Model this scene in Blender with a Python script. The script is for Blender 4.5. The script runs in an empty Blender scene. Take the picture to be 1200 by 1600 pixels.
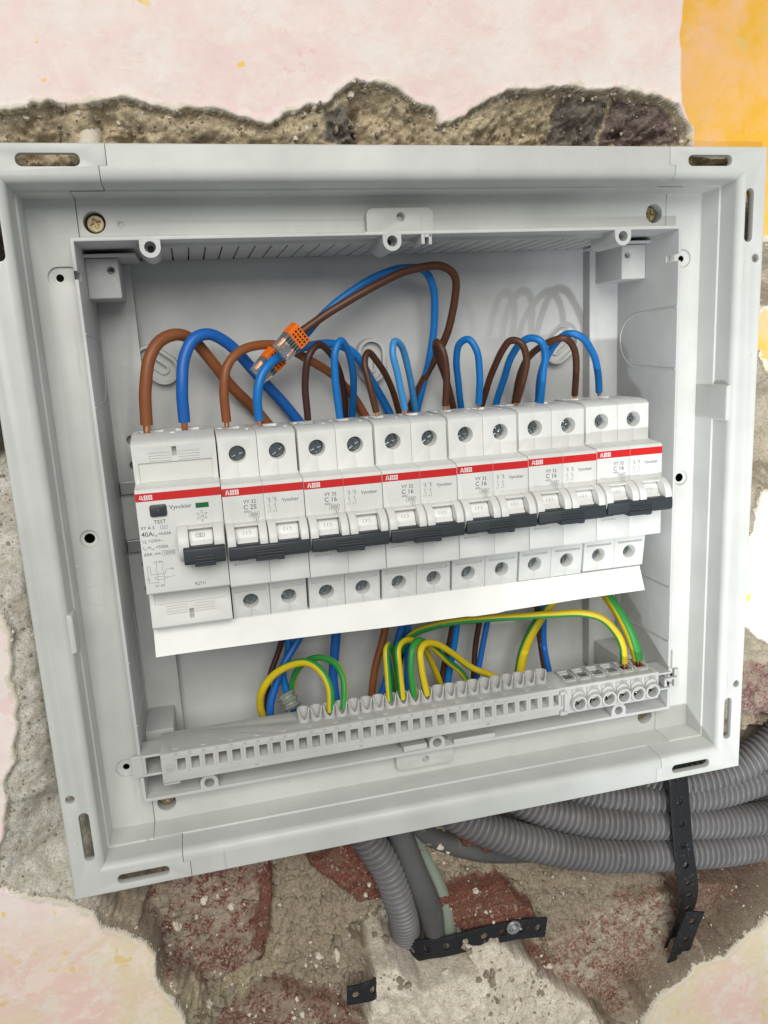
import bpy, bmesh, math, random
import numpy as np
from mathutils import Vector, Matrix, noise as mnoise

S = 0.001                      # everything below is written in millimetres
rnd = random.Random(7)
sc = bpy.context.scene
COL = sc.collection

# ------------------------------------------------------------------ camera
CAM = np.array([-95.369, -320.428, 74.8866])
YAW, PITCH, ROLL, FPX = -0.2325247, -0.2105976, 0.0546229, 1209.89
def _rot(a, b, c):
    ca, sa, cb, sb, cc, s_ = math.cos(a), math.sin(a), math.cos(b), math.sin(b), math.cos(c), math.sin(c)
    Rz = np.array([[ca, -sa, 0], [sa, ca, 0], [0, 0, 1]])
    Rx = np.array([[1, 0, 0], [0, cb, -sb], [0, sb, cb]])
    Ry = np.array([[cc, 0, s_], [0, 1, 0], [-s_, 0, cc]])
    return Rz @ Rx @ Ry
RC = _rot(YAW, PITCH, ROLL)
def at(u, w, y):
    """photo pixel (1200x1600) -> point (mm) on the plane at depth y"""
    d = RC @ np.array([(u - 600) / FPX, 1.0, -(w - 800) / FPX])
    t = (y - CAM[1]) / d[1]
    p = CAM + t * d
    return (float(p[0]), float(y), float(p[2]))

cd = bpy.data.cameras.new('camera'); cam = bpy.data.objects.new('camera', cd); COL.objects.link(cam)
cd.sensor_fit = 'HORIZONTAL'; cd.sensor_width = 36; cd.lens = 36 * FPX / 1200
cd.clip_start = 0.01; cd.clip_end = 50
M = Matrix(((RC[0][0], RC[0][2], -RC[0][1]), (RC[1][0], RC[1][2], -RC[1][1]), (RC[2][0], RC[2][2], -RC[2][1])))
cam.matrix_world = Matrix.Translation(Vector(CAM * S)) @ M.to_4x4()
sc.camera = cam

# ------------------------------------------------------------------ light
W = bpy.data.worlds.new('World'); sc.world = W; W.use_nodes = True
bg = W.node_tree.nodes['Background']; bg.inputs[0].default_value = (0.93, 0.97, 1.0, 1); bg.inputs[1].default_value = 0.31
def area(name, loc, target, size, power, col, sizey=None):
    l = bpy.data.lights.new(name, 'AREA'); l.energy = power; l.color = col; l.shape = 'RECTANGLE'
    l.size = size; l.size_y = sizey or size
    o = bpy.data.objects.new(name, l); COL.objects.link(o); o.location = loc
    o.rotation_euler = (Vector(target) - Vector(loc)).to_track_quat('-Z', 'Y').to_euler()
    return o
area('room_light', (-0.25, -2.0, 1.1), (0, 0, 0), 1.7, 49.0, (1.0, 0.975, 0.92), 1.3)
# low sunlight bounced up from below, a soft edged patch on the right of the box
sp = bpy.data.lights.new('sun_patch', 'SPOT'); sp.energy = 470; sp.color = (0.93, 0.97, 1.0)
sp.shadow_soft_size = 0.055; sp.spot_size = math.radians(8.6); sp.spot_blend = 0.9
so = bpy.data.objects.new('sun_patch', sp); COL.objects.link(so)
LD = Vector((0.35, 1.0, 0.62)).normalized()
tgt = Vector((0.262, 0.0, -0.035)); so.location = tgt - LD * 3.2
so.rotation_euler = LD.to_track_quat('-Z', 'Y').to_euler()
sc.view_settings.view_transform = 'Standard'; sc.view_settings.look = 'None'
sc.view_settings.exposure = 0.0; sc.view_settings.gamma = 1
try: sc.view_settings.use_curve_mapping = False
except Exception: pass
try:
    sc.cycles.max_bounces = 8; sc.cycles.transmission_bounces = 8; sc.cycles.use_denoising = True
except Exception: pass

# ------------------------------------------------------------------ materials
def nodes(name):
    m = bpy.data.materials.new(name); m.use_nodes = True
    nt = m.node_tree; return m, nt, nt.nodes['Principled BSDF']
def mix(nt, fac, a, b, kind='MIX'):
    n = nt.nodes.new('ShaderNodeMix'); n.data_type = 'RGBA'; n.blend_type = kind
    for i, v in ((0, fac), (6, a), (7, b)):
        if isinstance(v, (int, float)): n.inputs[i].default_value = v
        elif isinstance(v, tuple): n.inputs[i].default_value = (*v[:3], 1)
        else: nt.links.new(v, n.inputs[i])
    return n.outputs[2]
def noise(nt, scale, detail=4, rough=0.6, vec=None, dist=0.0):
    n = nt.nodes.new('ShaderNodeTexNoise'); n.inputs['Scale'].default_value = scale
    n.inputs['Detail'].default_value = detail; n.inputs['Roughness'].default_value = rough
    n.inputs['Distortion'].default_value = dist
    if vec is not None: nt.links.new(vec, n.inputs['Vector'])
    return n.outputs['Fac']
def ramp(nt, fac, stops):
    n = nt.nodes.new('ShaderNodeValToRGB'); cr = n.color_ramp
    while len(cr.elements) < len(stops): cr.elements.new(0.5)
    for e, (p, c) in zip(cr.elements, stops):
        e.position = p; e.color = (c, c, c, 1) if isinstance(c, (int, float)) else (*c, 1)
    nt.links.new(fac, n.inputs[0]); return n.outputs[0]
def math_(nt, op, a, b=None):
    n = nt.nodes.new('ShaderNodeMath'); n.operation = op
    for i, v in ((0, a), (1, b)):
        if v is None: continue
        if isinstance(v, (int, float)): n.inputs[i].default_value = v
        else: nt.links.new(v, n.inputs[i])
    return n.outputs[0]
def world_pos(nt):
    g = nt.nodes.new('ShaderNodeNewGeometry'); return g.outputs['Position']
def bump(nt, bs, height, strength, dist):
    b = nt.nodes.new('ShaderNodeBump'); b.inputs['Strength'].default_value = strength; b.inputs['Distance'].default_value = dist
    nt.links.new(height, b.inputs['Height']); nt.links.new(b.outputs[0], bs.inputs['Normal']); return b
def plastic(name, c, rough=0.42, mott=0.06, smudge=0.10, bs_=0.12, dust=0.0, spec=0.4):
    m, nt, b = nodes(name); p = world_pos(nt)
    n1 = noise(nt, 28, 5, 0.6, p); n2 = noise(nt, 190, 3, 0.7, p)
    c2 = tuple(v * (1 - smudge) for v in c); c3 = tuple(min(1, v * (1 + mott)) for v in c)
    col = mix(nt, ramp(nt, n1, [(0.38, 0.0), (0.68, 1.0)]), c3, c2)
    if dust > 0:
        d = ramp(nt, noise(nt, 520, 5, 0.8, p), [(0.60, 0.0), (0.68, 1.0)])
        d2 = ramp(nt, noise(nt, 22, 3, 0.6, p), [(0.45, 0.0), (0.7, 1.0)])
        col = mix(nt, math_(nt, 'MULTIPLY', math_(nt, 'MULTIPLY', d, d2), dust), col, (0.42, 0.38, 0.33))
        sc_ = nt.nodes.new('ShaderNodeMapping'); sc_.inputs['Scale'].default_value = (260, 260, 26); sc_.inputs['Rotation'].default_value = (0.3, 0.5, 0.2); nt.links.new(p, sc_.inputs[0])
        stn = ramp(nt, noise(nt, 1.0, 3, 0.6, sc_.outputs[0]), [(0.69, 0.0), (0.74, 0.35)])
        col = mix(nt, math_(nt, 'MULTIPLY', stn, dust), col, (0.30, 0.29, 0.27))
        sm = ramp(nt, noise(nt, 36, 6, 0.75, p, 1.2), [(0.67, 0.0), (0.70, 0.22)])
        col = mix(nt, math_(nt, 'MULTIPLY', sm, dust), col, (0.74, 0.72, 0.68))
    nt.links.new(col, b.inputs['Base Color'])
    b.inputs['Specular IOR Level'].default_value = spec
    r = math_(nt, 'ADD', math_(nt, 'MULTIPLY', n1, 0.25), rough - 0.12); nt.links.new(r, b.inputs['Roughness'])
    bump(nt, b, n2, bs_, 0.0002)
    return m
def metal(name, c, rough=0.3):
    m, nt, b = nodes(name); b.inputs['Base Color'].default_value = (*c, 1); b.inputs['Metallic'].default_value = 1
    r = math_(nt, 'ADD', math_(nt, 'MULTIPLY', noise(nt, 900, 3, 0.6, world_pos(nt)), 0.3), rough - 0.1); nt.links.new(r, b.inputs['Roughness'])
    return m
def flat(name, c, rough=0.5):
    m, nt, b = nodes(name); p = world_pos(nt)
    col = mix(nt, noise(nt, 300, 3, 0.6, p), c, tuple(v * 0.82 for v in c)); nt.links.new(col, b.inputs['Base Color'])
    b.inputs['Roughness'].default_value = rough; return m

MAT = dict(
    box=plastic('grey_enclosure_plastic', (0.53, 0.54, 0.515), 0.40, dust=0.75, smudge=0.07),
    tub=plastic('grey_inner_box_plastic', (0.53, 0.535, 0.525), 0.42, dust=0.5),
    term=plastic('grey_terminal_plastic', (0.50, 0.50, 0.485), 0.42, dust=0.3),
    white=plastic('white_breaker_plastic', (0.68, 0.685, 0.66), 0.40, smudge=0.05, dust=0.25),
    white2=plastic('white_toggle_plastic', (0.74, 0.74, 0.72), 0.35, smudge=0.03),
    label=plastic('white_label_card', (0.82, 0.82, 0.79), 0.5, smudge=0.03),
    panel=plastic('cream_label_panel', (0.66, 0.665, 0.62), 0.45, smudge=0.03),
    dark=plastic('dark_grey_toggle_plastic', (0.035, 0.042, 0.048), 0.42, dust=0.12),
    red=flat('red_print', (0.62, 0.012, 0.012), 0.4), ink=flat('grey_ink', (0.13, 0.13, 0.14), 0.6),
    ink2=flat('pale_grey_ink', (0.30, 0.30, 0.31), 0.6), ghost=flat('faint_grey_ink', (0.60, 0.61, 0.60), 0.6),
    whiteink=flat('white_print', (0.85, 0.85, 0.83), 0.5), green=flat('green_indicator', (0.01, 0.13, 0.03), 0.35),
    black=flat('black_shade_and_print', (0.008, 0.008, 0.009), 0.6),  # painted shade inside holes and slits, also the connector print
    copper=metal('bare_copper', (0.86, 0.40, 0.22), 0.32), zinc=metal('zinc_steel', (0.62, 0.62, 0.63), 0.25),
    darksteel=metal('dark_steel_screw', (0.24, 0.27, 0.28), 0.16), brass=metal('yellow_passivated_steel', (0.34, 0.28, 0.16), 0.42),
    brown=plastic('brown_pvc', (0.085, 0.030, 0.012), 0.42, smudge=0.15), brown2=plastic('light_brown_pvc', (0.25, 0.082, 0.026), 0.42, smudge=0.12),
    dbrown=plastic('dark_brown_pvc', (0.055, 0.021, 0.014), 0.42, smudge=0.1),
    blue=plastic('blue_pvc', (0.006, 0.165, 0.50), 0.40, smudge=0.12), blue2=plastic('deep_blue_pvc', (0.012, 0.125, 0.46), 0.40, smudge=0.12),
    lblue=plastic('light_blue_pvc', (0.05, 0.27, 0.58), 0.38, smudge=0.1),
    yel=plastic('yellow_pvc', (0.66, 0.50, 0.012), 0.40), grn=plastic('green_pvc', (0.03, 0.27, 0.05), 0.40),
    conduit=plastic('grey_conduit_plastic', (0.165, 0.16, 0.163), 0.42, smudge=0.25, dust=0.6),
    cable=plastic('dark_grey_cable_sheath', (0.10, 0.10, 0.097), 0.38, smudge=0.25, dust=0.7),
    pale=plastic('pale_green_cable_sheath', (0.24, 0.28, 0.22), 0.45, smudge=0.2, dust=0.4),
    strap=plastic('black_strap_coating', (0.014, 0.015, 0.018), 0.38, smudge=0.2, dust=0.8),
    orange=plastic('orange_connector_plastic', (0.85, 0.17, 0.01), 0.3, smudge=0.05),
    rail=metal('galvanised_rail', (0.40, 0.40, 0.40), 0.35),
    tape=plastic('grey_green_sleeve', (0.26, 0.29, 0.26), 0.4),
)
def glassy():
    m, nt, b = nodes('clear_connector_plastic')
    b.inputs['Base Color'].default_value = (0.86, 0.88, 0.87, 1); b.inputs['Roughness'].default_value = 0.12
    b.inputs['Transmission Weight'].default_value = 0.85; b.inputs['IOR'].default_value = 1.4
    bump(nt, b, noise(nt, 700, 2, 0.5, world_pos(nt)), 0.15, 0.0003)
    return m
MAT['clear'] = glassy()
MAT['midsteel'] = metal('nickel_screw', (0.36, 0.35, 0.32), 0.22)

# ------------------------------------------------------------------ mesh helpers
class MB:
    def __init__(s): s.v = []; s.f = []; s.mi = []
    def add(s, vs, fs, mi=0):
        o = len(s.v); s.v += [tuple(v) for v in vs]; s.f += [tuple(i + o for i in f) for f in fs]; s.mi += [mi] * len(fs); return s
    def box(s, x0, x1, y0, y1, z0, z1, mi=0):
        vs = [(x0, y0, z0), (x1, y0, z0), (x1, y1, z0), (x0, y1, z0), (x0, y0, z1), (x1, y0, z1), (x1, y1, z1), (x0, y1, z1)]
        return s.add(vs, [(0, 3, 2, 1), (4, 5, 6, 7), (0, 1, 5, 4), (1, 2, 6, 5), (2, 3, 7, 6), (3, 0, 4, 7)], mi)
    def prism_x(s, prof, x0, x1, mi=0):      # prof = list of (y,z)
        n = len(prof); vs = [(x0, y, z) for y, z in prof] + [(x1, y, z) for y, z in prof]
        fs = [tuple(range(n))[::-1], tuple(range(n, 2 * n))] + [(i, (i + 1) % n, n + (i + 1) % n, n + i) for i in range(n)]
        return s.add(vs, fs, mi)
    def prism_y(s, prof, y0, y1, mi=0):      # prof = list of (x,z)
        n = len(prof); vs = [(x, y0, z) for x, z in prof] + [(x, y1, z) for x, z in prof]
        fs = [tuple(range(n)), tuple(range(n, 2 * n))[::-1]] + [(i, n + i, n + (i + 1) % n, (i + 1) % n) for i in range(n)]
        return s.add(vs, fs, mi)
    def cyl(s, p0, p1, r0, r1=None, n=24, mi=0, caps=True):
        r1 = r0 if r1 is None else r1
        p0 = Vector(p0); p1 = Vector(p1); d = (p1 - p0).normalized()
        a = d.orthogonal().normalized(); b = d.cross(a)
        vs = []
        for p, r in ((p0, r0), (p1, r1)):
            for i in range(n):
                t = 2 * math.pi * i / n; vs.append(p + a * (r * math.cos(t)) + b * (r * math.sin(t)))
        fs = [(i, (i + 1) % n, n + (i + 1) % n, n + i) for i in range(n)]
        if caps: fs += [tuple(range(n))[::-1], tuple(range(n, 2 * n))]
        return s.add(vs, fs, mi)
    def ring(s, c, ro, ri, y0, y1, n=28, mi=0, z=None):    # ring about the y axis, hollow
        vs = []
        for (r, y) in ((ro, y0), (ri, y0), (ri, y1), (ro, y1)):
            for i in range(n):
                t = 2 * math.pi * i / n; vs.append((c[0] + r * math.cos(t), y, c[1] + r * math.sin(t)))
        fs = []
        for k in range(4):
            a, b = k * n, ((k + 1) % 4) * n
            fs += [(a + i, a + (i + 1) % n, b + (i + 1) % n, b + i) for i in range(n)]
        return s.add(vs, fs, mi)
    def tube(s, pts, r, n=14, mi=0, rfun=None, split=None, twist=0.0, caps=True, u0=None):
        P = [Vector(p) for p in pts]; N = len(P)
        T = [(P[min(i + 1, N - 1)] - P[max(i - 1, 0)]).normalized() for i in range(N)]
        u = (Vector(u0) if u0 else T[0].orthogonal()).normalized(); o = len(s.v); L = 0
        for i in range(N):
            if i: L += (P[i] - P[i - 1]).length
            u = (u - T[i] * u.dot(T[i])).normalized(); w = T[i].cross(u)
            rr = rfun(L, i) if rfun else r
            for k in range(n):
                t = 2 * math.pi * k / n + twist * L
                s.v.append(tuple(P[i] + u * (rr * math.cos(t)) + w * (rr * math.sin(t))))
        for i in range(N - 1):
            for k in range(n):
                s.f.append((o + i * n + k, o + i * n + (k + 1) % n, o + (i + 1) * n + (k + 1) % n, o + (i + 1) * n + k))
                s.mi.append(split(k, n) if split else mi)
        if caps:
            s.f.append(tuple(o + k for k in range(n))[::-1]); s.mi.append(mi)
            s.f.append(tuple(o + (N - 1) * n + k for k in range(n))); s.mi.append(mi)
        return s
    def text(s, txt, x, z, h, y=9.92, mi=0, align='LEFT', off=0.0, sx=1.0, rot=0.0, space=1.0):
        c = bpy.data.curves.new('t', 'FONT'); c.body = txt; c.size = h / 0.70; c.align_x = align; c.offset = off
        c.resolution_u = 2; c.space_character = space
        o = bpy.data.objects.new('t', c); COL.objects.link(o)
        dg = bpy.context.evaluated_depsgraph_get(); me = bpy.data.meshes.new_from_object(o.evaluated_get(dg))
        ca, sa = math.cos(rot), math.sin(rot)
        vs = []
        for v in me.vertices:
            a, b = v.co.x * sx, v.co.y
            vs.append((x + a * ca - b * sa, y, z + a * sa + b * ca))
        s.add(vs, [tuple(p.vertices) for p in me.polygons], mi)
        bpy.data.objects.remove(o); bpy.data.curves.remove(c); bpy.data.meshes.remove(me); return s
    def line(s, pts, w=0.14, y=9.92, mi=0):
        for (a, b) in zip(pts[:-1], pts[1:]):
            d = Vector((b[0] - a[0], b[1] - a[1])); 
            if d.length < 1e-6: continue
            d.normalize(); nx, nz = -d.y * w / 2, d.x * w / 2; e = d * (w / 2)
            s.add([(a[0] - e.x - nx, y, a[1] - e.y - nz), (b[0] + e.x - nx, y, b[1] + e.y - nz), (b[0] + e.x + nx, y, b[1] + e.y + nz), (a[0] - e.x + nx, y, a[1] - e.y + nz)], [(0, 1, 2, 3)], mi)
        return s
    def mesh(s, name, mats):
        me = bpy.data.meshes.new(name); me.from_pydata([(a * S, b * S, c * S) for a, b, c in s.v], [], s.f)
        for m in (mats if isinstance(mats, (list, tuple)) else [mats]): me.materials.append(MAT[m] if isinstance(m, str) else m)
        for p, i in zip(me.polygons, s.mi): p.material_index = i
        me.update(); return me
    def build(s, name, mats, parent=None, smooth=False, bevel=0, recalc=True, seg=2, angle=30):
        me = s.mesh(name, mats)
        if recalc:
            b = bmesh.new(); b.from_mesh(me); bmesh.ops.recalc_face_normals(b, faces=b.faces); b.to_mesh(me); b.free()
        o = bpy.data.objects.new(name, me); COL.objects.link(o)
        if parent is not None: o.parent = parent
        finish(o, smooth, bevel, seg, angle); return o
def finish(o, smooth=False, bevel=0, seg=2, angle=30):
    if bevel:
        m = o.modifiers.new('bevel', 'BEVEL'); m.width = bevel * S; m.segments = seg; m.limit_method = 'ANGLE'; m.angle_limit = math.radians(angle)
        m.harden_normals = False; bake(o)
    if smooth:
        o.data.polygons.foreach_set('use_smooth', [True] * len(o.data.polygons))
        try: o.data.set_sharp_from_angle(angle=math.radians(38))
        except Exception: pass
def bake(o):
    dg = bpy.context.evaluated_depsgraph_get(); dg.update()
    me = bpy.data.meshes.new_from_object(o.evaluated_get(dg)); old = o.data
    o.modifiers.clear(); o.data = me; me.name = old.name; bpy.data.meshes.remove(old)
def carve(o, mb, op='DIFFERENCE'):
    """boolean with a temporary cutter, baked at once and removed"""
    me = mb.mesh('cut', 'box'); b = bmesh.new(); b.from_mesh(me); bmesh.ops.recalc_face_normals(b, faces=b.faces); b.to_mesh(me); b.free()
    me.materials.clear()
    c = bpy.data.objects.new('cut', me); COL.objects.link(c)
    m = o.modifiers.new('b', 'BOOLEAN'); m.operation = op; m.object = c; m.solver = 'EXACT'; m.use_self = True
    bake(o); bpy.data.objects.remove(c); bpy.data.meshes.remove(me)
def tag(o, label=None, cat=None, group=None, kind=None):
    for k, v in (('label', label), ('category', cat), ('group', group), ('kind', kind)):
        if v: o[k] = v
    return o
def empty(name, loc=(0, 0, 0)):
    o = bpy.data.objects.new(name, None); COL.objects.link(o); o.location = [c * S for c in loc]; o.empty_display_size = 0.01; return o
def spline(P, step=1.5):
    P = [Vector(p) for p in P]; Q = [P[0] * 2 - P[1]] + P + [P[-1] * 2 - P[-2]]; out = []
    for i in range(1, len(Q) - 2):
        a, b, c, d = Q[i - 1:i + 3]
        ta = max((b - a).length, 1e-3) ** .5; tb = max((c - b).length, 1e-3) ** .5; tc = max((d - c).length, 1e-3) ** .5
        m1 = (c - b) / tb * 1.0; m2 = m1.copy()
        m1 = ((b - a) / ta - (c - a) / (ta + tb) + (c - b) / tb) * tb; m2 = ((c - b) / tb - (d - b) / (tb + tc) + (d - c) / tc) * tb
        n = max(2, int((c - b).length / step))
        for k in range(n):
            t = k / n
            out.append(b * (2 * t**3 - 3 * t**2 + 1) + m1 * (t**3 - 2 * t**2 + t) + c * (-2 * t**3 + 3 * t**2) + m2 * (t**3 - t**2))
    out.append(P[-1]); return out
def rrect(x0, x1, z0, z1, r, n=6):
    out = []
    for cx, cz, a0 in ((x1 - r, z0 + r, -90), (x1 - r, z1 - r, 0), (x0 + r, z1 - r, 90), (x0 + r, z0 + r, 180)):
        for i in range(n + 1):
            t = math.radians(a0 + 90 * i / n); out.append((cx + r * math.cos(t), cz + r * math.sin(t)))
    return out

# ------------------------------------------------------------------ the wall (broken plaster over brick)
def vnoise(x, z, seed):
    """smooth value noise on arrays"""
    xi = np.floor(x).astype(np.int64); zi = np.floor(z).astype(np.int64); fx = x - xi; fz = z - zi
    fx = fx * fx * (3 - 2 * fx); fz = fz * fz * (3 - 2 * fz)
    def h(a, b):
        n = (a * 374761393 + b * 668265263 + seed * 974634777) & 0xffffffff
        n = ((n ^ (n >> 13)) * 1274126177) & 0xffffffff
        n = (n ^ (n >> 16)) & 0xffff
        return n / 65535.0
    return (h(xi, zi) * (1 - fx) + h(xi + 1, zi) * fx) * (1 - fz) + (h(xi, zi + 1) * (1 - fx) + h(xi + 1, zi + 1) * fx) * fz
def fbm(x, z, scale, seed, octv=5, gain=0.5):
    a = 1.0; s = 0; t = 0; f = 1.0 / scale
    for i in range(octv):
        s = s + a * vnoise(x * f + 17.3 * i, z * f - 9.1 * i, seed + i); t += a; a *= gain; f *= 2.03
    return s / t
def worley(x, z, scale, seed):
    X = x / scale; Z = z / scale; xi = np.floor(X).astype(np.int64); zi = np.floor(Z).astype(np.int64)
    d1 = np.full(x.shape, 9.0); d2 = np.full(x.shape, 9.0); idv = np.zeros(x.shape)
    def h(a, b, k):
        n = (a * 374761393 + b * 668265263 + (seed + k) * 974634777) & 0xffffffff
        n = ((n ^ (n >> 13)) * 1274126177) & 0xffffffff
        return ((n ^ (n >> 16)) & 0xffff) / 65535.0
    for i in (-1, 0, 1):
        for j in (-1, 0, 1):
            px = xi + i + h(xi + i, zi + j, 1); pz = zi + j + h(xi + i, zi + j, 2)
            d = np.hypot(px - X, pz - Z); hid = h(xi + i, zi + j, 3)
            m = d < d1
            d2 = np.where(m, d1, np.minimum(d2, d)); idv = np.where(m, hid, idv); d1 = np.where(m, d, d1)
    return d1, d2, idv
def sdf(x, z, poly):
    """signed distance, positive inside"""
    d = np.full(x.shape, 1e9); ins = np.zeros(x.shape, bool); n = len(poly)
    for i in range(n):
        ax, az = poly[i]; bx, bz = poly[(i + 1) % n]; ex, ez = bx - ax, bz - az
        L = ex * ex + ez * ez + 1e-9
        t = np.clip(((x - ax) * ex + (z - az) * ez) / L, 0, 1)
        d = np.minimum(d, (x - ax - t * ex) ** 2 + (z - az - t * ez) ** 2)
        c = ((az > z) != (bz > z)) & (x < (bx - ax) * (z - az) / (bz - az + 1e-12) + ax); ins ^= c
    d = np.sqrt(d); return np.where(ins, d, -d)
def poly(px, y, world=()):
    return [(at(u, w, y)[0], at(u, w, y)[2]) for u, w in px] + list(world)
sstep = lambda a, b, t: (lambda q: q * q * (3 - 2 * q))(np.clip((t - a) / (b - a), 0, 1))

PY = 6.0
pts_top = [(-40, 170), (0, 172), (40, 165), (75, 155), (110, 163), (160, 158), (190, 153), (215, 158), (250, 172), (275, 178), (290, 177), (330, 172), (370, 184), (405, 188), (420, 190), (440, 180), (480, 165), (505, 162), (530, 140), (555, 127), (590, 127), (620, 145), (650, 165), (675, 170), (690, 195), (720, 185), (745, 165), (790, 143), (830, 143), (870, 135), (900, 138), (925, 148), (970, 143), (1030, 148), (1045, 153), (1060, 165), (1076, 200), (1078, 240), (1150, 252), (1160, 310), (1186, 372), (1204, 380)]
P_TOP = poly(pts_top, PY, [(420, 112), (420, 420), (-420, 420), (-420, 168)])
P_R1 = poly([(1150, 488), (1172, 484), (1204, 478)], PY, [(420, 85), (420, 60)]) + poly([(1202, 582), (1190, 560), (1176, 524), (1155, 500)], PY)
P_R2 = poly([(1130, 860), (1165, 850), (1182, 800), (1190, 768), (1204, 760)], PY, [(420, -10), (420, -100)]) + poly([(1206, 1006), (1165, 984), (1130, 985)], PY)
P_BR = poly([(1000, 1612), (1020, 1570), (1045, 1548), (1080, 1522), (1084, 1508), (1130, 1496), (1150, 1476), (1168, 1463), (1185, 1452), (1206, 1436)], PY, [(420, -260), (420, -700), (150, -700)])
P_BL = poly([(-30, 1380), (0, 1384), (30, 1395), (60, 1405), (110, 1412), (150, 1425), (160, 1452), (200, 1463), (235, 1483), (245, 1520), (268, 1560), (292, 1612)], PY, [(-90, -700), (-420, -700), (-420, -150)])
P_L = poly([(-30, 955), (0, 962), (18, 1000), (22, 1040), (32, 1090), (28, 1130), (22, 1190), (10, 1230), (5, 1290), (-4, 1380)], PY, [(-420, -160), (-420, -40)])
P_LT = poly([(-30, 380), (-30, 640)], PY, [(-420, 20), (-420, 150)])
PAINT = [P_TOP, P_R1, P_R2, P_BR, P_BL, P_L]
P_YEL = poly([(1072, -60), (1068, 0), (1063, 60), (1063, 120), (1066, 165), (1078, 200), (1078, 600), (1300, 700)], PY, [(420, 420)])
BY = 40.0
def bp(px, y=BY): return poly(px, y)
BRICKS = [  # polygon, colour, dust amount
    (bp([(205, 1400), (300, 1330), (425, 1325), (430, 1370), (427, 1440), (400, 1485), (375, 1505), (330, 1525), (290, 1480), (235, 1440)]), (0.17, 0.045, 0.04), 0.7),
    (bp([(402, 1360), (428, 1345), (428, 1430), (405, 1490), (396, 1500)]), (0.185, 0.052, 0.036), 0.2),
    (bp([(470, 1335), (600, 1290), (605, 1400), (560, 1402), (505, 1372)]), (0.185, 0.052, 0.036), 0.22),
    (bp([(665, 1390), (780, 1362), (828, 1405), (835, 1440), (760, 1455), (690, 1440)]), (0.185, 0.055, 0.036), 0.18),
    (bp([(690, 1295), (740, 1270), (860, 1320), (830, 1340), (720, 1320)]), (0.185, 0.052, 0.036), 0.2),
    (bp([(836, 1478), (900, 1440), (960, 1398), (1055, 1385), (1045, 1450), (1000, 1490), (955, 1520), (915, 1560), (870, 1560)]), (0.25, 0.10, 0.075), 1.05),
    (bp([(345, 1560), (420, 1528), (540, 1550), (590, 1585), (600, 1680), (330, 1680)]), (0.17, 0.06, 0.045), 0.6),
    (bp([(770, 1470), (850, 1478), (875, 1545), (905, 1570), (930, 1640), (860, 1620), (830, 1530)]), (0.19, 0.06, 0.042), 0.3),
    (bp([(940, 1560), (1040, 1490), (1060, 1530), (1000, 1590), (960, 1650)]), (0.22, 0.065, 0.035), 0.45),
    (bp([(1040, 1370), (1200, 1340), (1240, 1420), (1150, 1460), (1060, 1470)]), (0.19, 0.10, 0.075), 0.35),
    (bp([(1120, 1015), (1230, 1018), (1230, 1112), (1120, 1118)]), (0.17, 0.07, 0.075), 0.55),
    (bp([(905, 160), (1003, 158), (1012, 250), (900, 250)]), (0.17, 0.11, 0.11), 0.35),
    (bp([(836, 178), (898, 165), (896, 250), (826, 250)]), (0.20, 0.175, 0.15), 0.15),
    (bp([(492, 200), (512, 188), (538, 196), (545, 240), (488, 240)]), (0.24, 0.22, 0.19), 0.1),
]
P_LUMP = poly([(578, 1620), (585, 1545), (600, 1500), (640, 1478), (665, 1492), (700, 1496), (740, 1490), (775, 1486), (812, 1500), (840, 1518), (868, 1545), (915, 1566), (960, 1620)], 20, [(20, -700), (-110, -700)])
P_HOLE = poly([(540, 1440), (575, 1432), (600, 1405), (625, 1430), (700, 1440), (720, 1470), (640, 1490), (600, 1462), (570, 1475)], 44)
P_HOLE2 = poly([(1120, 1140), (1250, 1120), (1250, 1350), (1150, 1365), (960, 1352), (800, 1325), (600, 1240), (1100, 1180)], 44)
P_LBLK = poly([(-30, 355), (30, 355), (30, 412), (-30, 410)], 15)
P_LBLK2 = poly([(-30, 655), (40, 655), (50, 735), (-30, 725)], 15)

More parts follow.
